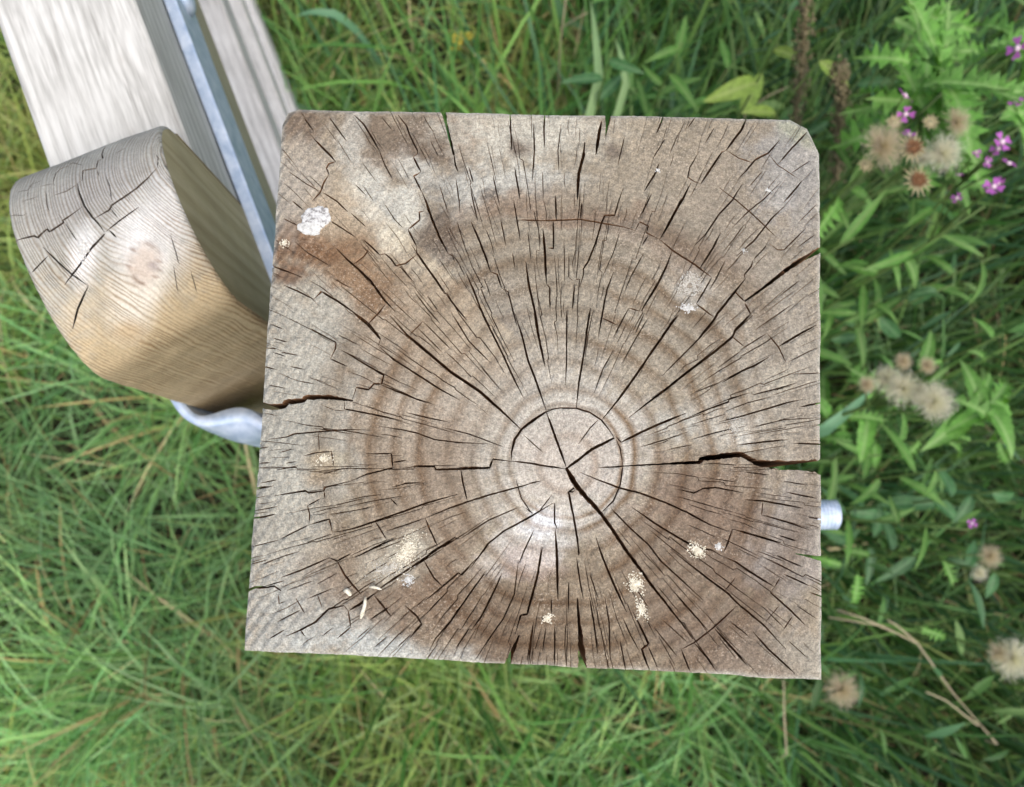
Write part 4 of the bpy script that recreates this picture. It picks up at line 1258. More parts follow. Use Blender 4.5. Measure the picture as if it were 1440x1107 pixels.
def blades(name, base, length, width, azim, lean0, lean1, tint, mat, K=4, twist=0.0):
    """curved tapering blades as one mesh (arrays, one entry per blade)"""
    N = len(length)
    P = np.zeros((N, K + 1, 3)); P[:, 0] = base
    dirh = np.stack([np.cos(azim), np.sin(azim)], 1)
    for k in range(K):
        th = lean0 + (lean1 - lean0) * ((k + .5) / K)
        st = length / K
        P[:, k + 1, :2] = P[:, k, :2] + dirh * (np.sin(th) * st)[:, None]
        P[:, k + 1, 2] = P[:, k, 2] + np.cos(th) * st
    side = np.stack([-dirh[:, 1], dirh[:, 0], np.zeros(N)], 1)
    tw = rng.normal(0, 0.5, N)
    side[:, 2] = np.sin(tw) * .8
    side /= np.linalg.norm(side, axis=1)[:, None]
    prof = np.array([0.55, 0.9, 1.0, 0.7, 0.0]) if K == 4 else np.concatenate([np.linspace(.7, 1, K // 2 + 1), np.linspace(1, 0, K - K // 2 + 1)[1:]])
    V = np.zeros((N, 2 * K + 1, 3))
    for k in range(K):
        off = side * (width * .5 * prof[k])[:, None]
        V[:, 2 * k] = P[:, k] - off; V[:, 2 * k + 1] = P[:, k] + off
    V[:, 2 * K] = P[:, K]
    nv = 2 * K + 1
    loops = []; tot = []
    quad = [(2 * k, 2 * k + 1, 2 * k + 3, 2 * k + 2) for k in range(K - 1)]
    idx = np.arange(N)[:, None] * nv
    L = np.concatenate([np.concatenate([idx + np.array(q)[None] for q in quad], 1), idx + np.array([2 * K - 2, 2 * K - 1, 2 * K])[None]], 1)
    cnt = np.tile(np.array([4] * (K - 1) + [3]), N)
    me = bpy.data.meshes.new(name)
    me.vertices.add(N * nv); me.vertices.foreach_set('co', V.astype(np.float32).ravel())
    me.loops.add(L.size); me.loops.foreach_set('vertex_index', L.ravel().astype(np.int32))
    me.polygons.add(len(cnt))
    me.polygons.foreach_set('loop_start', np.concatenate([[0], np.cumsum(cnt)[:-1]]).astype(np.int32))
    me.polygons.foreach_set('loop_total', cnt.astype(np.int32))
    me.polygons.foreach_set('use_smooth', np.ones(len(cnt), bool))
    me.materials.append(mat)
    me.update(calc_edges=True)
    colr = np.concatenate([np.repeat(tint, nv, 0), np.ones((N * nv, 1))], 1)
    # paler towards the root sheath
    me.attributes.new('tint', 'FLOAT_COLOR', 'POINT').data.foreach_set('color', colr.astype(np.float32).ravel())
    o = bpy.data.objects.new(name, me); col.objects.link(o)
    return o

G_GREEN = [rgbn(126, 168, 86), rgbn(108, 152, 74), rgbn(160, 194, 122), rgbn(94, 140, 70), rgbn(140, 180, 120), rgbn(164, 190, 112)]
G_DARK = [rgbn(66, 108, 52), rgbn(80, 128, 60), rgbn(96, 144, 76), rgbn(84, 132, 86)]
G_STRAW = [rgbn(186, 168, 118), rgbn(160, 140, 96), rgbn(198, 186, 142)]
def pick(pal, n, jit=0.12):
    c = np.array(pal)[rng.integers(0, len(pal), n)]
    return c * (1 + rng.normal(0, jit, (n, 1)))

def scatter(n, x0, x1, y0, y1, keep):
    pts = np.stack([rng.uniform(x0, x1, n), rng.uniform(y0, y1, n)], 1)
    k = rng.random(n) < keep(pts[:, 0], pts[:, 1])
    return pts[k]

# the tall, shaded herbage lies right of this line, mown-ish sward left of it
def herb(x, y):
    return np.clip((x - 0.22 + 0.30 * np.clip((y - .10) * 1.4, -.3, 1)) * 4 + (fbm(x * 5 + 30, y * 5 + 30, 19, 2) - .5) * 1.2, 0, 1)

BARE = [(*at(565, 95, .03)[:2], .10), (*at(650, 60, .03)[:2], .08), (*at(500, 40, .03)[:2], .06), (*at(190, 625, .03)[:2], .08), (*at(740, 120, .03)[:2], .06)]
def bare(x, y):
    k = np.ones_like(x)
    for (cx, cy, rr) in BARE: k = k * (1 - .88 * np.exp(-((x - cx) ** 2 + (y - cy) ** 2) / rr ** 2))
    return k
def make_grass():
    # sward: loose tufts plus a mat between them
    cen = scatter(3600, -1.7, 1.5, -1.3, 1.7, lambda x, y: (1 - herb(x, y) * .55) * bare(x, y))
    cnt = rng.integers(8, 20, len(cen))
    ids = np.repeat(np.arange(len(cen)), cnt)
    rad = rng.random(len(ids)) ** .6 * 0.035
    ang = rng.uniform(0, 6.283, len(ids))
    bx = cen[ids, 0] + np.cos(ang) * rad; by = cen[ids, 1] + np.sin(ang) * rad
    az = ang + rng.normal(0, .5, len(ids)) + (fbm(bx * 3, by * 3, 31, 2) - .5) * 2.0
    mat = scatter(44000, -1.5, 1.3, -1.1, 1.5, lambda x, y: (1 - herb(x, y) * .7) * bare(x, y) * np.clip((fbm(x * 6, y * 6, 23, 3) - .28) * 4, .25, 1))
    bx = np.concatenate([bx, mat[:, 0]]); by = np.concatenate([by, mat[:, 1]])
    az = np.concatenate([az, (fbm(mat[:, 0] * 2.5, mat[:, 1] * 2.5, 37, 2)) * 9 + rng.normal(0, 1.1, len(mat))])
    N = len(bx)
    tuftk = np.concatenate([np.ones(len(ids)), np.zeros(len(mat))])
    ln = rng.uniform(.07, .15, N) * (1 + .85 * tuftk) * (0.75 + .6 * fbm(bx * 4, by * 4, 41, 2))
    wd = rng.uniform(.0013, .0030, N) * (1 + .3 * tuftk) * np.where(rng.random(N) < .12, 1.9, 1.0)
    l0 = rng.uniform(.1, .8, N); l1 = l0 + rng.uniform(.3, 1.25, N)
    pal = fbm(bx * 3.2, by * 3.2, 47, 3)
    tint = pick(G_GREEN, N)
    blu = np.clip((pal - .55) * 6, 0, 1)[:, None] * .6
    tint = tint * (1 - blu) + pick([rgbn(116, 166, 108), rgbn(150, 192, 136)], N) * blu
    yel = np.clip((.50 - pal) * 6, 0, 1)[:, None] * .65
    tint = tint * (1 - yel) + pick([rgbn(158, 164, 84), rgbn(140, 146, 76), rgbn(150, 138, 88)], N) * yel
    mint = np.zeros(N)
    for (px, py, rr) in ((240, 780, .16), (320, 1000, .13), (110, 1040, .14), (60, 620, .10), (1000, 1040, .12), (120, 520, .10)):
        c_ = at(px, py, .06); mint = np.maximum(mint, np.exp(-((bx - c_[0]) ** 2 + (by - c_[1]) ** 2) / rr ** 2 * 1.6))
    mint = (mint * .92)[:, None]
    tint = tint * (1 - mint) + pick([rgbn(132, 188, 124), rgbn(166, 208, 152), rgbn(112, 170, 108)], N) * mint
    ln = ln * (1 + .35 * mint[:, 0])
    st = rng.random(N) < .075
    tint[st] = pick(G_STRAW, st.sum())
    tint = tint * 1.05
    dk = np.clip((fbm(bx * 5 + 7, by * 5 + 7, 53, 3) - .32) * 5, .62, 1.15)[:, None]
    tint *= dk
    hb = herb(bx, by)[:, None]; tint *= 1 - .45 * hb  # deeper green and shade among tall herbs, both put into the tint
    ok = ~((bx > -.09) & (bx < .105) & (by > -.06) & (by < .135))
    base = np.stack([bx, by, ground_z(bx, by)], 1)
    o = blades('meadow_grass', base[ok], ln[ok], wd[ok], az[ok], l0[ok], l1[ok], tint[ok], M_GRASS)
    tag(o, 'short tousled green meadow grass around the post and gate', 'grass', kind='stuff')
    # outer meadow, for the view from a step aside
    out = scatter(16000, -4, 4, -4, 4, lambda x, y: ((x < -1.5) | (x > 1.3) | (y < -1.1) | (y > 1.5)).astype(float))
    N = len(out)
    o = blades('outer_meadow_grass', np.stack([out[:, 0], out[:, 1], ground_z(out[:, 0], out[:, 1])], 1), rng.uniform(.12, .3, N), rng.uniform(.005, .010, N), rng.uniform(0, 6.28, N),
               rng.uniform(.1, .6, N), rng.uniform(.6, 1.6, N), pick(G_GREEN, N), M_GRASS)
    tag(o, 'meadow grass running on beyond the gate', 'grass', kind='stuff')
    # coarse taller grass among the herbage
    tal = scatter(10500, -.55, 1.5, -1.0, 1.6, lambda x, y: np.clip(herb(x, y) * .9 + np.clip((y - .25) * 2, 0, .7) * (x > -.35) + np.clip((-.10 - y) * 1.5, 0, .45) * (x > -.2), 0, 1) * bare(x, y))
    ok = ~((tal[:, 0] > -.10) & (tal[:, 0] < .115) & (tal[:, 1] > -.07) & (tal[:, 1] < .145))
    tal = tal[ok]; N = len(tal)
    # lean away from the post so that nothing grows through it
    az = np.arctan2(tal[:, 1] - .04, tal[:, 0]) + rng.normal(0, .9, N)
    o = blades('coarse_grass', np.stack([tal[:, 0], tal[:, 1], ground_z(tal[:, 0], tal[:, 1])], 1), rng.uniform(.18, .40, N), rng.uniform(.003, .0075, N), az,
               rng.uniform(.05, .5, N), rng.uniform(.7, 1.7, N), pick(G_DARK + G_GREEN[:2], N, .22) * (1 - .48 * herb(tal[:, 0], tal[:, 1]))[:, None], M_GRASS)  # herb zone's darker greens and shade multiplied into the blade tint
    tag(o, 'coarse long green grass among the tall weeds', 'grass', kind='stuff')
    # dead stems lying through the sward
    ds = scatter(1100, -1.2, 1.2, -.9, 1.3, lambda x, y: .36 + .64 * (1 - bare(x, y)))
    ok = ~((ds[:, 0] > -.16) & (ds[:, 0] < .17) & (ds[:, 1] > -.13) & (ds[:, 1] < .2))
    ds = ds[ok]; N = len(ds)
    o = blades('dead_grass_stems', np.stack([ds[:, 0], ds[:, 1], ground_z(ds[:, 0], ds[:, 1]) + .04], 1), rng.uniform(.10, .26, N), rng.uniform(.0015, .0028, N), rng.uniform(0, 6.28, N),
               rng.uniform(.5, 1.2, N), rng.uniform(1.2, 1.7, N), pick(G_STRAW, N), M_GRASS)
    tag(o, 'pale dry stems tangled through the green grass', 'grass', kind='stuff')
make_grass()

# ------------------------------------------------------------------ herbs
def leaf_mesh(name, L, W, mat, shape='lance', n=9, fold=0.25, droop=0.5, wave=0.0, lobes=4, curl=0.0):
    """a leaf along +x with a folded midrib; shapes: lance, broad, lobed, toothed"""
    V, F = [], []
    for i in range(n + 1):
        q = i / n
        th = droop * q
        x = L * (math.sin(th) / droop if abs(droop) > 1e-3 else q)
        z = -L * ((1 - math.cos(th)) / droop if abs(droop) > 1e-3 else 0)
        if shape == 'lance': w = math.sin(math.pi * q ** .75) ** .9
        elif shape == 'broad': w = math.sin(math.pi * q ** .6) ** .75
        elif shape == 'toothed': w = math.sin(math.pi * q ** .65) ** .8 * (1.0 if i % 2 else 0.84)
        else:
            w = math.sin(math.pi * min(1, q * .92 + .06)) ** .5 * ((1.0 - .22 * ((i * 7) % 3 == 0)) if i % 2 else 0.22)
        if i == n: w = 0.02
        if i == 0: w = max(w, 0.06)
        w *= W / 2
        zz = z + w * fold + wave * W * math.sin(q * 9)
        back = L * 0.10 if (shape == 'lobed' and i % 2) else 0
        V += [(x + back, -w, zz), (x, 0, z), (x + back, w, zz * 1.0 + curl * w)]
    for i in range(n):
        a = i * 3
        F += [(a, a + 3, a + 4, a + 1), (a + 1, a + 4, a + 5, a + 2)]
    me = bpy.data.meshes.new(name)
    me.from_pydata(V, [], F); me.materials.append(mat)
    me.polygons.foreach_set('use_smooth', [True] * len(F)); me.update()
    return me

def mat_veined(name, c, pale, trans=.3):
    """leaf with a paler midrib and side veins (object space: x along the leaf)"""
    t = NT(name)
    o = t.obj(); x, y, z = t.sep(o)
    ay = t.math('ABSOLUTE', y)
    mid = t.ramp(ay, [(0.0003, 0.7), (0.0010, 0.0)])
    side = t.math('SINE', t.math('MULTIPLY', t.math('SUBTRACT', x, t.math('MULTIPLY', ay, 1.1)), 1050.0))
    sv = t.ramp(side, [(0.86, 0.0), (1.0, 0.22)])
    rnd = t.n('ShaderNodeObjectInfo').outputs['Random']
    base = t.mix(1.0, c, t.ramp(rnd, [(0.0, 0.72), (1.0, 1.25)]), 'MULTIPLY')
    base = t.mix(1.0, base, t.ramp(t.noise(o, 90.0, 3.0, 0.65), [(0.3, 0.66), (0.7, 1.25)]), 'MULTIPLY')
    f = t.math('MAXIMUM', mid, sv)
    cc = t.mix(f, base, pale)
    t.base(cc); t.rough(0.5); t.bsdf.inputs['Specular IOR Level'].default_value = 0.3
    tr = t.n('ShaderNodeBsdfTranslucent'); t.set(tr, 'Color', t.mix(1.0, cc, (1.1, 1.2, 0.6, 1), 'MULTIPLY'))
    mx = t.n('ShaderNodeMixShader'); mx.inputs[0].default_value = trans
    t.t.links.new(t.bsdf.outputs[0], mx.inputs[1]); t.t.links.new(tr.outputs[0], mx.inputs[2]); t.t.links.new(mx.outputs[0], t.out.inputs['Surface'])
    return t.m
M_THIS = mat_veined('thistle_leaf', rgb(100, 152, 66), rgb(150, 184, 116))
M_WILL = mat_veined('willowherb_leaf', rgb(78, 124, 52), rgb(118, 150, 84))
M_DOCK = mat_veined('yellowing_leaf', rgb(128, 154, 68), rgb(164, 180, 108))
M_BLUE = mat_veined('bluish_leaf', rgb(70, 114, 68), rgb(110, 144, 104))
M_STEM = mat_leaf('herb_stem', const=rgb(88, 112, 58), trans=.1)
M_BROWNSTEM = mat_leaf('brown_stem', const=rgb(110, 102, 76), trans=.0, rough=.8)
M_STRAWST = mat_leaf('straw_stem', const=rgb(164, 152, 124), trans=.0, rough=.7)
M_PAP = mat_leaf('thistledown', const=rgb(226, 221, 214), trans=.5, rough=.8)
M_PAP2 = mat_leaf('thistledown_tan', const=rgb(206, 192, 174), trans=.45, rough=.8)
M_BRACT = mat_leaf('dry_bract', const=rgb(104, 72, 44), trans=.1, rough=.8)
M_PALEBR = mat_leaf('pale_bract', const=rgb(172, 162, 128), trans=.3, rough=.8)
M_PINK = mat_leaf('pink_petal', const=rgb(200, 112, 204), trans=.4, rough=.6)
M_PINKC = mat_leaf('flower_centre', const=rgb(236, 214, 226), trans=.2, rough=.6)
M_YELL = mat_leaf('yellow_petal', const=rgb(190, 172, 60), trans=.1, rough=.6)

LEAF = {
    'thistle': [leaf_mesh('thistle_leaf', .095, .046, M_THIS, 'lobed', 13, .5, .9, .08), leaf_mesh('thistle_leaf', .08, .042, M_THIS, 'lobed', 11, .6, 1.4, .1), leaf_mesh('thistle_leaf', .105, .042, M_THIS, 'lobed', 15, .4, .6, -.08)],
    'willow': [leaf_mesh('willow_leaf', .075, .014, M_WILL, 'lance', 8, .4, .8, .05), leaf_mesh('willow_leaf', .062, .015, M_WILL, 'toothed', 10, .4, 1.1), leaf_mesh('willow_leaf', .09, .014, M_WILL, 'lance', 8, .3, .5, -.05)],
    'dock': [leaf_mesh('dock_leaf', .085, .030, M_DOCK, 'broad', 9, .3, .9), leaf_mesh('dock_leaf', .07, .024, M_DOCK, 'lance', 9, .35, .6)],
    'blue': [leaf_mesh('broad_leaf', .085, .024, M_BLUE, 'toothed', 11, .35, .7, .05), leaf_mesh('broad_leaf', .07, .024, M_BLUE, 'lance', 9, .4, 1.2, .05)],
    'rosette': [leaf_mesh('toothed_leaf', .085, .028, M_THIS, 'toothed', 13, .5, 1.3, .06, curl=.2), leaf_mesh('toothed_leaf', .07, .026, M_THIS, 'lobed', 11, .5, 1.6)],
}

def tube(name, path, r0, r1, mat, parent, k=6):
    P = [Vector(p) for p in path]; V, F = [], []
    for i, p in enumerate(P):
        t = (P[min(i + 1, len(P) - 1)] - P[max(i - 1, 0)]).normalized()
        u = t.orthogonal().normalized(); w = t.cross(u)
        r = r0 + (r1 - r0) * i / (len(P) - 1)
        for j in range(k):
            a = 6.28318 * j / k; V.append(p + (u * math.cos(a) + w * math.sin(a)) * r)
    for i in range(len(P) - 1):
        for j in range(k): F.append((i * k + j, i * k + (j + 1) % k, (i + 1) * k + (j + 1) % k, (i + 1) * k + j))
    F.append(tuple(range((len(P) - 1) * k, len(P) * k)))
    return mesh_obj(name, V, F, mat, parent, True)

def bez(a, b, bow, n=8):
    a, b = Vector(a), Vector(b); m = (a + b) / 2 + Vector(bow)
    return [(1 - q) ** 2 * a + 2 * (1 - q) * q * m + q * q * b for q in [i / n for i in range(n + 1)]]

def leaf_matrix(p, az, pitch, roll, sc):
    return Matrix.Translation(p) @ Matrix.Rotation(az, 4, 'Z') @ Matrix.Rotation(-pitch, 4, 'Y') @ Matrix.Rotation(roll, 4, 'X') @ Matrix.Scale(sc, 4)

def down_head(R, n, mat, core, seed):
    """thistledown: fine radial hairs round a dense middle, open to the top"""
    r_ = random.Random(seed); V, F = [], []
    for _ in range(n):
        z = r_.uniform(-.35, 1); a = r_.uniform(0, 6.283); h = math.sqrt(max(0, 1 - z * z))
        d = Vector((h * math.cos(a), h * math.sin(a), z)); L = R * r_.uniform(.65, 1.08)
        s = d.orthogonal().normalized(); s = Quaternion(d, r_.uniform(0, 6.28)) @ s
        w = R * r_.uniform(.010, .022)
        b = len(V); p0 = d * R * .12; p1 = d * L + Vector((r_.gauss(0, 1), r_.gauss(0, 1), r_.gauss(0, 1))) * R * .08
        V += [p0 - s * w, p0 + s * w, p1]
        F.append((b, b + 1, b + 2))
        # feathery side hairs
        for k in range(3):
            q = r_.uniform(.55, 1); m = p0.lerp(p1, q); e = m + (s * r_.choice((-1, 1)) + d * .7) * R * .16
            b = len(V); V += [m - d * w * .5, m + d * w * .5, e]; F.append((b, b + 1, b + 2))
    me = bpy.data.meshes.new('seed_head'); me.from_pydata(V, [], F); me.materials.append(mat); me.update()
    return me
def cup_mesh(R, nb, seed, mat, spread=1.0, hgt=1.0):
    """bract cup: overlapping narrow bracts round a small boss"""
    r_ = random.Random(seed); V, F = [], []
    for ring in range(3):
        for j in range(nb):
            a = 6.283 * (j + .5 * ring) / nb + r_.uniform(-.1, .1)
            d = Vector((math.cos(a), math.sin(a), 0)); s = Vector((-d.y, d.x, 0))
            o = (.5 + .22 * ring) * spread; L = R * (.8 + .2 * ring) * r_.uniform(.8, 1.1); w = R * .13
            b = len(V); base = d * R * .25 - Vector((0, 0, R * .55 * hgt))
            m = base + (d * o * .7 + Vector((0, 0, .7 * hgt))) * L * .6; t = m + (d * o + Vector((0, 0, .35 * hgt))) * L * .55
            V += [base - s * w, base + s * w, m + s * w * .9, m - s * w * .9, t]
            F += [(b, b + 1, b + 2, b + 3), (b + 3, b + 2, b + 4)]
    # boss
    b = len(V)
    for i in range(4):
        for j in range(10):
            a = 6.283 * j / 10; ph = i / 3 * 1.4
            V.append(Vector((math.cos(a) * math.cos(ph), math.sin(a) * math.cos(ph), math.sin(ph) * .6 - .5)) * R * .5)
    for i in range(3):
        for j in range(10): F.append((b + i * 10 + j, b + i * 10 + (j + 1) % 10, b + i * 10 + 10 + (j + 1) % 10, b + i * 10 + 10 + j))
    me = bpy.data.meshes.new('bract_cup'); me.from_pydata(V, [], F); me.materials.append(mat); me.update()
    return me
HEADS = [down_head(.020, 520, M_PAP, None, 1), down_head(.020, 480, M_PAP2, None, 2), down_head(.020, 420, M_PAP, None, 3)]
CUP_G = cup_mesh(.009, 10, 4, M_PALEBR); CUP_B = cup_mesh(.0075, 12, 5, M_BRACT, 1.0, .6); CUP_S = cup_mesh(.0085, 15, 6, M_PALEBR, 1.5, .5)

def flower_mesh(name, R, petals, mat, notch=True):
    V, F = [], []
    for j in range(petals):
        a = 6.283 * j / petals; c, s = math.cos(a), math.sin(a)
        pts = [(0.1, 0, 0), (.45, -.22, .12), (.85, -.42, .22), (1.0, -.25, .2), (.86 if notch else 1.08, 0, .17), (1.0, .25, .2), (.85, .42, .22), (.45, .22, .12)]
        b = len(V); V += [((x * c - y * s) * R, (x * s + y * c) * R, z * R) for x, y, z in pts]
        F += [(b, b + 1, b + 7), (b + 1, b + 2, b + 6, b + 7), (b + 2, b + 3, b + 4), (b + 2, b + 4, b + 6), (b + 4, b + 5, b + 6)]
    me = bpy.data.meshes.new(name); me.from_pydata(V, [], F); me.materials.append(mat); me.update(); return me
FLOWER = flower_mesh('flower', .0095, 4, M_PINK)
def boss_mesh(R, mat):
    V = [(0, 0, R * .9)]; F = []
    for i, (rr, z) in enumerate(((.6, .7), (1, .1), (.7, -.4))):
        V += [(R * rr * math.cos(6.283 * j / 8), R * rr * math.sin(6.283 * j / 8), R * z) for j in range(8)]
    F += [(0, 1 + j, 1 + (j + 1) % 8) for j in range(8)]
    for i in range(2): F += [(1 + i * 8 + j, 9 + i * 8 + j, 9 + i * 8 + (j + 1) % 8, 1 + i * 8 + (j + 1) % 8) for j in range(8)]
    me = bpy.data.meshes.new('flower_centre'); me.from_pydata(V, [], F); me.materials.append(mat)
    me.polygons.foreach_set('use_smooth', [True] * len(F)); me.update(); return me
BOSS = boss_mesh(.0028, M_PINKC)

def herb_base(tip, reach=.30, z0=None):
    """where a stem with its tip there leaves the ground: nearer the post, never under it"""
    x, y = tip[0], tip[1]
    d = np.array([x - .01, y - .03]); L = np.linalg.norm(d); d /= L
    b = np.array([x, y]) - d * reach * rng.uniform(.3, 1.0) + rng.normal(0, .03, 2)
    if abs(b[0] - .01) < .14 and abs(b[1] - .04) < .14: b = np.array([.01, .04]) + d * .20
    return np.array([b[0], b[1], float(ground_z(b[0], b[1])) - .02])

def herb_plant(name, tip, label, cat, kind, nleaf, sc=1.0, stem_r=.0028, group=None, pitch=(.1, .7), from_q=.25, stem_mat=None, base=None, whorl=False):
    base = herb_base(tip) if base is None else base
    root = empty(name, base)
    tag(root, label, cat, group)
    tipl = Vector(tip) - Vector(base)
    path = bez((0, 0, 0), tipl, (tipl.x * -.15, tipl.y * -.15, tipl.z * .12), 9)
    tube('stem', path, stem_r, stem_r * .45, stem_mat or M_STEM, root)
    az = random.uniform(0, 6.28)
    for i in range(nleaf):
        q = from_q + (1 - from_q) * (i + .5) / nleaf
        f = q * 9; k = min(8, int(f)); p = path[k].lerp(path[k + 1], f - k)
        az += 2.4 if not whorl else 3.14159 + (1.57 if i % 2 else 0)
        me = random.choice(LEAF[kind])
        link_mesh('leaf', me, root, leaf_matrix(p, az + random.gauss(0, .25), random.uniform(*pitch), random.gauss(0, .3), sc * random.uniform(.75, 1.15) * (1.1 - .45 * q)))
    return root, path

def on(root, p):            # world point -> plant space
    return Vector([float(v) for v in p]) - root.location

def twig(root, a, p, r=.0014, mat=None):
    tube('branch', bez(a, p, ((p - a).x * .15, (p - a).y * .15, .01), 5), r, r * .7, mat or M_STEM, root, 5)

def seed_head(root, a, p, sc, which, nm='seed_head', lab=None, tilt=(0, 0), cup=True):
    twig(root, a, p)
    o = link_mesh(nm, HEADS[which], root, Matrix.Translation(p) @ Matrix.Rotation(tilt[0], 4, 'X') @ Matrix.Rotation(tilt[1], 4, 'Y') @ Matrix.Scale(sc, 4))
    if lab: o['label'] = lab
    if cup: link_mesh('bract_cup', CUP_G, o, Matrix.Translation((0, 0, -.001)))
    return o

# --- tall thistle beyond the post's upper right corner
zA = .66
A, pa = herb_plant('thistle_plant', at(1335, 120, zA), 'tall bright green thistle with fluffy seed heads, right of the upper post corner', 'thistle', 'thistle', 7, 1.0, .004)
topA = pa[-1]
for k in range(26):
    link_mesh('leaf', LEAF['thistle'][k % 3], A, leaf_matrix(topA + Vector((random.gauss(0, .012), random.gauss(0, .012), -.008 * (k // 3))), k * 2.4 + random.gauss(0, .4), random.uniform(-.1, .8), random.gauss(0, .45), random.uniform(.55, 1.0)))
for k in range(22):
    p_ = on(A, at(random.uniform(1250, 1440), random.uniform(20, 200), random.uniform(.48, .60)))
    link_mesh('leaf', LEAF['thistle'][k % 3], A, leaf_matrix(p_, random.uniform(0, 6.28), random.uniform(-.2, .5), random.gauss(0, .4), random.uniform(.5, .9)))
    twig(A, pa[5], p_, .0012)
for (px, py, z, sc, w) in ((1241, 206, .74, 1.05, 1), (1326, 216, .72, .95, 2), (1345, 172, .70, .72, 1), (1300, 222, .70, .6, 0)):
    seed_head(A, topA + Vector((0, 0, -.06)), on(A, at(px, py, z)), sc, w, tilt=(random.gauss(0, .3), random.gauss(0, .3)))
for (px, py, z) in ((1283, 208, .745), (1291, 254, .73)):
    p = on(A, at(px, py, z)); twig(A, topA + Vector((0, 0, -.06)), p)
    o = link_mesh('spent_head', CUP_S, A, Matrix.Translation(p)); o['label'] = 'opened brown spent head'
    link_mesh('brown_boss', CUP_B, o, Matrix.Translation((0, 0, .003)))
for (px, py) in ((1258, 172), (1218, 232), (1309, 172)):
    p = on(A, at(px, py, .72)); twig(A, topA + Vector((0, 0, -.06)), p)
    link_mesh('bud', CUP_G, A, Matrix.Translation(p) @ Matrix.Scale(.8, 4))

# --- second thistle, level with the post's right edge
B, pb = herb_plant('thistle_plant', at(1290, 545, .60), 'thistle with a cluster of pale fluffy seed heads beside the right post edge', 'thistle', 'thistle', 6, .8, .0035)
for (px, py, z, sc, w) in ((1270, 546, .67, .95, 2), (1312, 566, .68, 1.05, 0), (1246, 533, .66, .75, 2), (1290, 552, .66, .6, 1)):
    seed_head(B, pb[-2], on(B, at(px, py, z)), sc, w, tilt=(random.gauss(0, .4), random.gauss(0, .4)))
for (px, py) in ((1270, 508), (1304, 514), (1219, 541)):
    p = on(B, at(px, py, .68)); twig(B, pb[-2], p)
    o = link_mesh('bud', HEADS[1], B, Matrix.Translation(p) @ Matrix.Scale(.45, 4)); link_mesh('bract_cup', CUP_G, o, Matrix.Scale(1.4, 4))

# --- bright toothed plant right of it
C_, pc = herb_plant('toothed_herb', at(1388, 572, .58), 'bright green herb with curling toothed leaves at the right photo edge', 'herb', 'rosette', 8, .9, .003)
for k in range(14):
    link_mesh('leaf', LEAF['rosette'][k % 2], C_, leaf_matrix(pc[-1] + Vector((random.gauss(0, .008), random.gauss(0, .008), -.007 * (k // 3))), k * 2.4 + random.gauss(0, .4), random.uniform(-.1, .9), random.gauss(0, .45), random.uniform(.5, .9)))
D_, pd = herb_plant('toothed_herb', at(1412, 470, .50), 'green toothed herb above the curling one at the right edge', 'herb', 'rosette', 9, .8, .003)
# --- single seed heads lower right
for (px, py, z, sc, w, lab) in ((1184, 970, .56, .95, 1, 'slender thistle with one round brown seed head under the lower right post corner'),
                                (1424, 926, .60, 1.1, 0, 'slender thistle with a pale tan seed head cut by the right photo edge'),
                                (1392, 782, .52, .7, 1, 'short thistle with two small tan heads right of the bolt')):
    tip = at(px, py, z)
    R_, pr = herb_plant('thistle_plant', tip - np.array([0, 0, .02]), lab, 'thistle', 'thistle', 4, .55, .0024)
    seed_head(R_, pr[-1], on(R_, tip), sc, w)
    if w == 1 and px > 1300: seed_head(R_, pr[-2], on(R_, at(1377, 806, z)), .5, 2)
    if px > 1420: seed_head(R_, pr[-2], on(R_, at(1404, 918, z)), .6, 1)

# --- willowherbs with pink flowers
def willow(tips, main, label, nleaf=14, sc=1.0):
    R_, pr = herb_plant('willowherb', at(*main), label, 'willowherb', 'willow', nleaf, sc, .0026, pitch=(.0, .6), from_q=.3)
    for (px, py, z, s) in tips:
        p = on(R_, at(px, py, z)); twig(R_, pr[-2] if z > .5 else pr[-3], p, .0011)
        m = Matrix.Translation(p) @ Matrix.Rotation(random.gauss(0, .5), 4, 'X') @ Matrix.Rotation(random.gauss(0, .5), 4, 'Y') @ Matrix.Rotation(random.uniform(0, 6), 4, 'Z') @ Matrix.Scale(s, 4)
        o = link_mesh('flower', FLOWER, R_, m); link_mesh('flower_centre', BOSS, o, Matrix.Translation((0, 0, .001)))
    return R_
willow([(1271, 136, .70, 1.0), (1273, 160, .70, .9), (1278, 190, .69, .75)], (1290, 150, .62), 'willowherb with three pink flowers left of the bright thistle leaves', 10)
willow([(1432, 68, .70, 1.15), (1428, 144, .68, .75)], (1432, 100, .62), 'willowherb with pink flowers in the top right photo corner', 10)
willow([(1408, 200, .70, 1.0), (1404, 210, .69, .8), (1418, 231, .70, .85), (1388, 228, .68, .6), (1372, 214, .68, .6)], (1400, 215, .62), 'willowherb with a cluster of five pink flowers right of the seed heads', 12)
willow([(1397, 263, .70, .95), (1390, 268, .69, .8), (1405, 258, .69, .7), (1346, 279, .68, .6), (1349, 247, .68, .5)], (1385, 290, .60), 'willowherb with pink flowers just below the seed head cluster', 12)
willow([(1367, 736, .55, .55)], (1365, 745, .50), 'willowherb with one small mauve flower right of the bolt', 12)

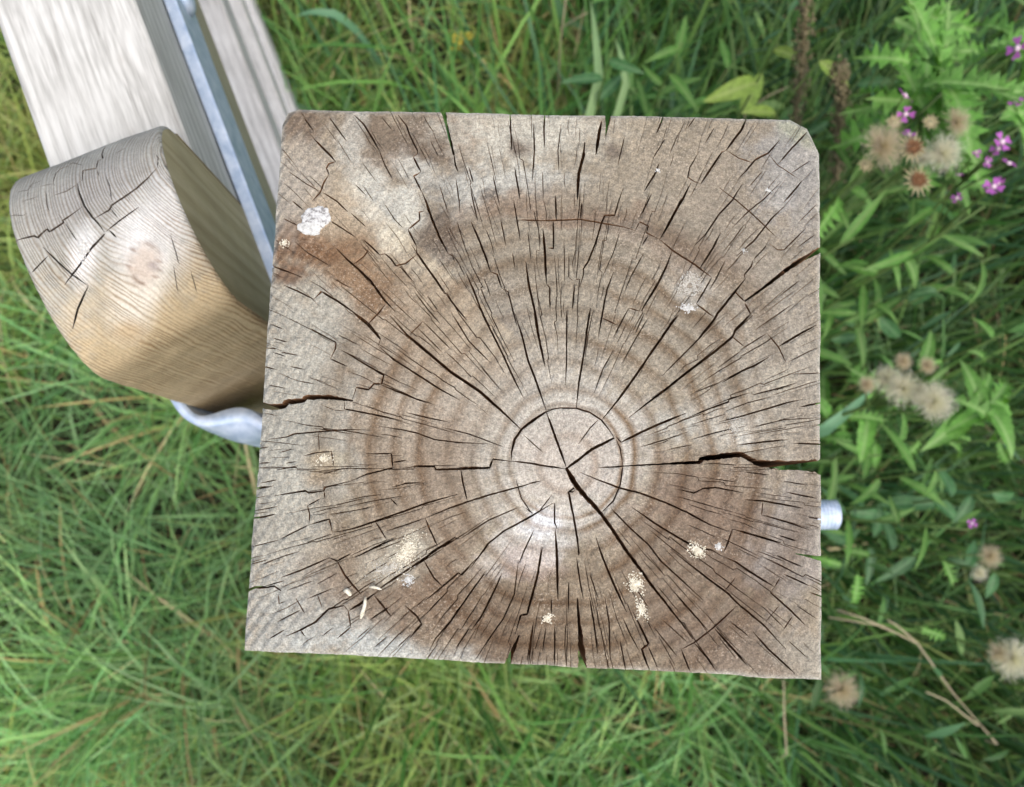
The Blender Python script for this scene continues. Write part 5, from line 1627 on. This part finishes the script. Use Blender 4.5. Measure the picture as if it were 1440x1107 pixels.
# --- leafy plants without flowers
for (px, py, z, kind, nl, sc, lab, cat) in (
        (1200, 335, .62, 'willow', 9, 1.25, 'leafy stem with one broad drooping leaf close to the upper right post edge', 'herb'),
        (1100, 45, .55, 'dock', 6, 1.1, 'yellow-green leaved stem above the post, left of the brown spike', 'dock'),
        (1185, 45, .60, 'dock', 6, 1.0, 'yellow-green leaved stem above the upper right post corner', 'dock'),
        (1225, 90, .50, 'blue', 8, .9, 'dark green leafy stem left of the bright thistle', 'herb'),
        (960, 60, .45, 'willow', 14, 1.2, 'narrow-leaved green stem above the middle of the upper post edge', 'herb'),
        (860, 70, .42, 'blue', 9, .9, 'bluish leafy stem above the notch in the upper post edge', 'herb'),
        (1030, 90, .42, 'willow', 14, 1.1, 'dense narrow-leaved stem near the upper right of the post', 'herb'),
        (700, 95, .36, 'willow', 10, 1.2, 'low narrow-leaved stem above the left part of the upper post edge', 'herb'),
        (1340, 400, .50, 'blue', 10, .9, 'bluish green leafy stem below the pink flowers', 'herb'),
        (1400, 360, .50, 'willow', 14, 1.2, 'narrow-leaved stem at the right photo edge below the pink flowers', 'herb'),
        (1240, 420, .45, 'willow', 12, 1.1, 'shaded narrow-leaved stem right of the post between the thistles', 'herb'),
        (1330, 660, .46, 'willow', 14, 1.1, 'leafy stem under the fluffy seed heads beside the right post edge', 'herb'),
        (1410, 690, .46, 'blue', 10, .9, 'round-leaved stem below the curling toothed herb', 'herb'),
        (1420, 810, .44, 'blue', 9, .85, 'round-leaved stem below the small mauve flower', 'herb'),
        (1240, 640, .40, 'willow', 12, 1.0, 'dark narrow-leaved stem just above the bolt', 'herb'),
        (1425, 620, .50, 'rosette', 12, .8, 'bright toothed stem under the curling herb at the right edge', 'herb'),
        (1215, 250, .48, 'rosette', 10, .7, 'toothed green stem beside the shorter brown spike', 'herb'),
        (1330, 330, .50, 'rosette', 12, .8, 'bright toothed stem below the spent brown heads', 'herb')):
    herb_plant('leafy_plant', at(px, py, z), lab, cat, kind, nl, sc, .0024, pitch=(-.1, .6))
# a few single marks of the photograph: a long blade and a broad leaf by the post edge
def strap_leaf(path, w, colr, label, name='grass_blade'):
    V, F = [], []
    P = [np.array(p) for p in path]; n = len(P) - 1
    b = P[0]
    for i, p in enumerate(P):
        t = P[min(i + 1, n)] - P[max(i - 1, 0)]; s = np.cross(t, [0, 0, 1.0]); s /= np.linalg.norm(s) + 1e-9
        ww = w * (math.sin(math.pi * min(1, .25 + .75 * i / n)) ** .8 if i < n else .02)
        V += [p - s * ww / 2 - b + np.array([0, 0, ww * .25]), p - b, p + s * ww / 2 - b + np.array([0, 0, ww * .25])]
    for i in range(n):
        a = i * 3; F += [(a, a + 3, a + 4, a + 1), (a + 1, a + 4, a + 5, a + 2)]
    o = mesh_obj(name, V, F, colr, None, True); o.location = b.tolist()
    tag(o, label, 'grass blade')
M_BLADE = mat_leaf('blue_green_blade', const=rgb(112, 158, 120))
M_BLADE2 = mat_leaf('pale_green_blade', const=rgb(140, 172, 118))
def bladepath(px0, py0, z0, px1, py1, z1, foot):
    a = at(px0, py0, z0); b = at(px1, py1, z1); f = np.array([foot[0], foot[1], float(ground_z(*foot)) - .01])
    up = [f + (a - f) * q + np.array([0, 0, .06 * math.sin(q * 3.1)]) for q in np.linspace(0, 1, 6)]
    return up + [a + (b - a) * q + np.array([0, 0, .01 * math.sin(q * 3.1)]) for q in np.linspace(.15, 1, 6)]
strap_leaf(bladepath(1158, 605, .50, 1228, 545, .50, (.22, .03)), .014, M_BLADE, 'broad blue-green grass blade sticking out beside the right post edge')
strap_leaf(bladepath(842, 110, .35, 830, 0, .32, (.05, .30)), .012, M_BLADE2, 'pale green grass blade rising straight above the notch in the upper post edge')
strap_leaf(bladepath(880, 120, .35, 865, 55, .36, (.08, .31)), .010, M_BLADE2, 'short pale grass blade bending above the upper post edge')
strap_leaf(bladepath(470, 22, .22, 415, 24, .22, (-.20, .72)), .014, M_BLADE, 'flat blue-green grass blade lying right of the gate rails')

# --- brown seed spikes of dock
def spike(pts, label, base):
    base = np.array([base[0], base[1], float(ground_z(*base)) - .02])
    root = empty('dock_seed_spike', base); tag(root, label, 'dock')
    P = [Vector([float(v) for v in at(*p)]) - Vector(base) for p in pts]
    tube('stem', bez((0, 0, 0), P[0], (0, 0, .05), 6) + P[1:], .0026, .0014, M_BROWNSTEM, root)
    V, F = [], []; r_ = random.Random(len(label))
    for i in range(420):
        q = r_.random() * (len(P) - 1); k = int(q); c = P[k].lerp(P[k + 1], q - k)
        d = Vector((r_.gauss(0, 1), r_.gauss(0, 1), r_.gauss(0, .7))).normalized(); s = d.orthogonal().normalized()
        m = c + d * r_.uniform(.002, .011); g = r_.uniform(.0018, .0034)
        b = len(V); t = d.cross(s); V += [m - s * g, m + t * g, m + s * g, m - t * g, m + d * g * .8]
        F += [(b, b + 1, b + 4), (b + 1, b + 2, b + 4), (b + 2, b + 3, b + 4), (b + 3, b, b + 4)]
    o = mesh_obj('seed_cluster', V, F, M_BROWNSTEM, root); o['kind'] = 'stuff'
spike([(1118, 175, .42), (1126, 110, .52), (1132, 40, .60), (1136, -30, .66)], 'tall brown dock seed spike rising above the upper post edge', (.26, .30))
spike([(1176, 250, .46), (1180, 190, .54), (1183, 130, .60), (1180, 92, .64)], 'shorter brown dock seed spike next to the upper right post corner', (.28, .24))

# --- dry stems
def dry(paths, label, base):
    base = np.array([base[0], base[1], float(ground_z(*base)) - .01]); root = empty('dry_stem', base); tag(root, label, 'dry stem')
    first = True
    for pts in paths:
        P = [Vector([float(v) for v in at(*p)]) - Vector(base) for p in pts]
        if first: P = [Vector((0, 0, 0))] + P
        tube('stem' if first else 'branch', P, 0.0016 if first else .0012, .0008, M_STRAWST, root); first = False
bb = at(1420, 1065, .12)
dry([[(1402, 1046, .20), (1340, 975, .28), (1290, 905, .33), (1240, 880, .35), (1165, 868, .35)], [(1255, 888, .345), (1215, 870, .36), (1178, 858, .36)], [(1375, 1020, .24), (1330, 985, .30), (1302, 973, .33)], [(1290, 905, .33), (1262, 880, .36), (1248, 872, .37)]],
    'branching pale dry stem slanting across the grass at lower right', (bb[0], bb[1]))
bb = at(1108, 1120, .10)
dry([[(1106, 1060, .22), (1103, 1010, .27), (1102, 955, .30)]], 'single straw stem standing under the lower right post corner', (bb[0], bb[1]))
bb = at(786, 130, .06)
dry([[(786, 110, .20), (788, 60, .28), (798, -20, .36)], [(788, 40, .30), (812, 25, .34), (826, 18, .36)]], 'thin tan dry stem above the upper post edge', (bb[0], bb[1]))
bb = at(1060, 190, .05)
dry([[(1048, 158, .22), (1080, 135, .25), (1108, 122, .27)]], 'short tan dry stem hugging the upper right post edge', (bb[0], bb[1]))

# --- small yellow flower in the grass above the post
yf = empty('yellow_flower', np.array([*at(650, 90, .04)[:2], 0.0])); tag(yf, 'small yellow flower in the grass above the post', 'flower')
YF = flower_mesh('yellow_flower_head', .010, 5, M_YELL, False)
for (px, py, z, s) in ((645, 55, .16, 1.0), (640, 70, .15, .9), (660, 50, .15, .6)):
    p = on(yf, at(px, py, z)); tube('stem', bez((0, 0, 0), p, (0, 0, .03), 5), .0012, .0009, M_STEM, yf, 5)
    link_mesh('flower_head', YF, yf, Matrix.Translation(p) @ Matrix.Rotation(random.gauss(0, .5), 4, 'X') @ Matrix.Scale(s, 4))

# --- undergrowth: small leaves nobody could count, under and between the tall weeds
def undergrowth():
    N = 1700
    pts = scatter(16000, -.45, 1.5, -.75, 1.6, lambda x, y: np.clip(herb(x, y) * .8 + np.clip((y - .28) * 1.6, 0, .45) * (x > -.25), 0, 1))[:N]
    ok = ~((pts[:, 0] > -.12) & (pts[:, 0] < .135) & (pts[:, 1] > -.09) & (pts[:, 1] < .165)); pts = pts[ok]; N = len(pts)
    h = herb(pts[:, 0], pts[:, 1])
    z = rng.random(N) ** 1.3 * (.08 + .34 * h) + .02
    L = rng.uniform(.025, .065, N); W = L * rng.uniform(.12, .26, N); az = rng.uniform(0, 6.28, N); pt = rng.normal(.1, .45, N)
    u = np.stack([np.cos(az) * np.cos(pt), np.sin(az) * np.cos(pt), np.sin(pt)], 1)
    s = np.stack([-np.sin(az), np.cos(az), rng.normal(0, .3, N)], 1); s /= np.linalg.norm(s, axis=1)[:, None]
    up = np.cross(u, s)
    b = np.stack([pts[:, 0], pts[:, 1], z], 1)
    prof = [(0, 0, .08), (.3, .02, .8), (.6, 0, 1.0), (.85, -.05, .55), (1.0, -.12, 0.0)]
    V = []
    for (q, zz, w) in prof[:-1]:
        c = b + u * (L * q)[:, None] + up * (L * zz)[:, None]
        o = s * (W * .5 * w)[:, None]; e = up * (W * .18 * w)[:, None]
        V += [c - o + e, c, c + o + e]
    q, zz, _ = prof[-1]; V.append(b + u * (L * q)[:, None] + up * (L * zz)[:, None])
    V = np.stack(V, 1); nv = V.shape[1]
    f = []
    for k in range(3):
        a = k * 3; f += [(a, a + 3, a + 4, a + 1), (a + 1, a + 4, a + 5, a + 2)]
    f3 = [(9, 12, 10), (10, 12, 11)]
    faces = []
    for i in range(N):
        o = i * nv
        faces += [tuple(x + o for x in q) for q in f] + [tuple(x + o for x in q) for q in f3]
    ob = mesh_obj('undergrowth', V.reshape(-1, 3), faces, M_GRASS, None, True)
    tint = pick([rgbn(62, 104, 48), rgbn(80, 126, 58), rgbn(98, 144, 72), rgbn(78, 120, 78), rgbn(116, 152, 84)], N, .18)
    tint *= .8
    ob.data.attributes.new('tint', 'FLOAT_COLOR', 'POINT').data.foreach_set('color', np.concatenate([np.repeat(tint, nv, 0), np.ones((N * nv, 1))], 1).ravel())
    tag(ob, 'tangled small green leaves under the tall weeds', 'undergrowth', kind='stuff')
undergrowth()
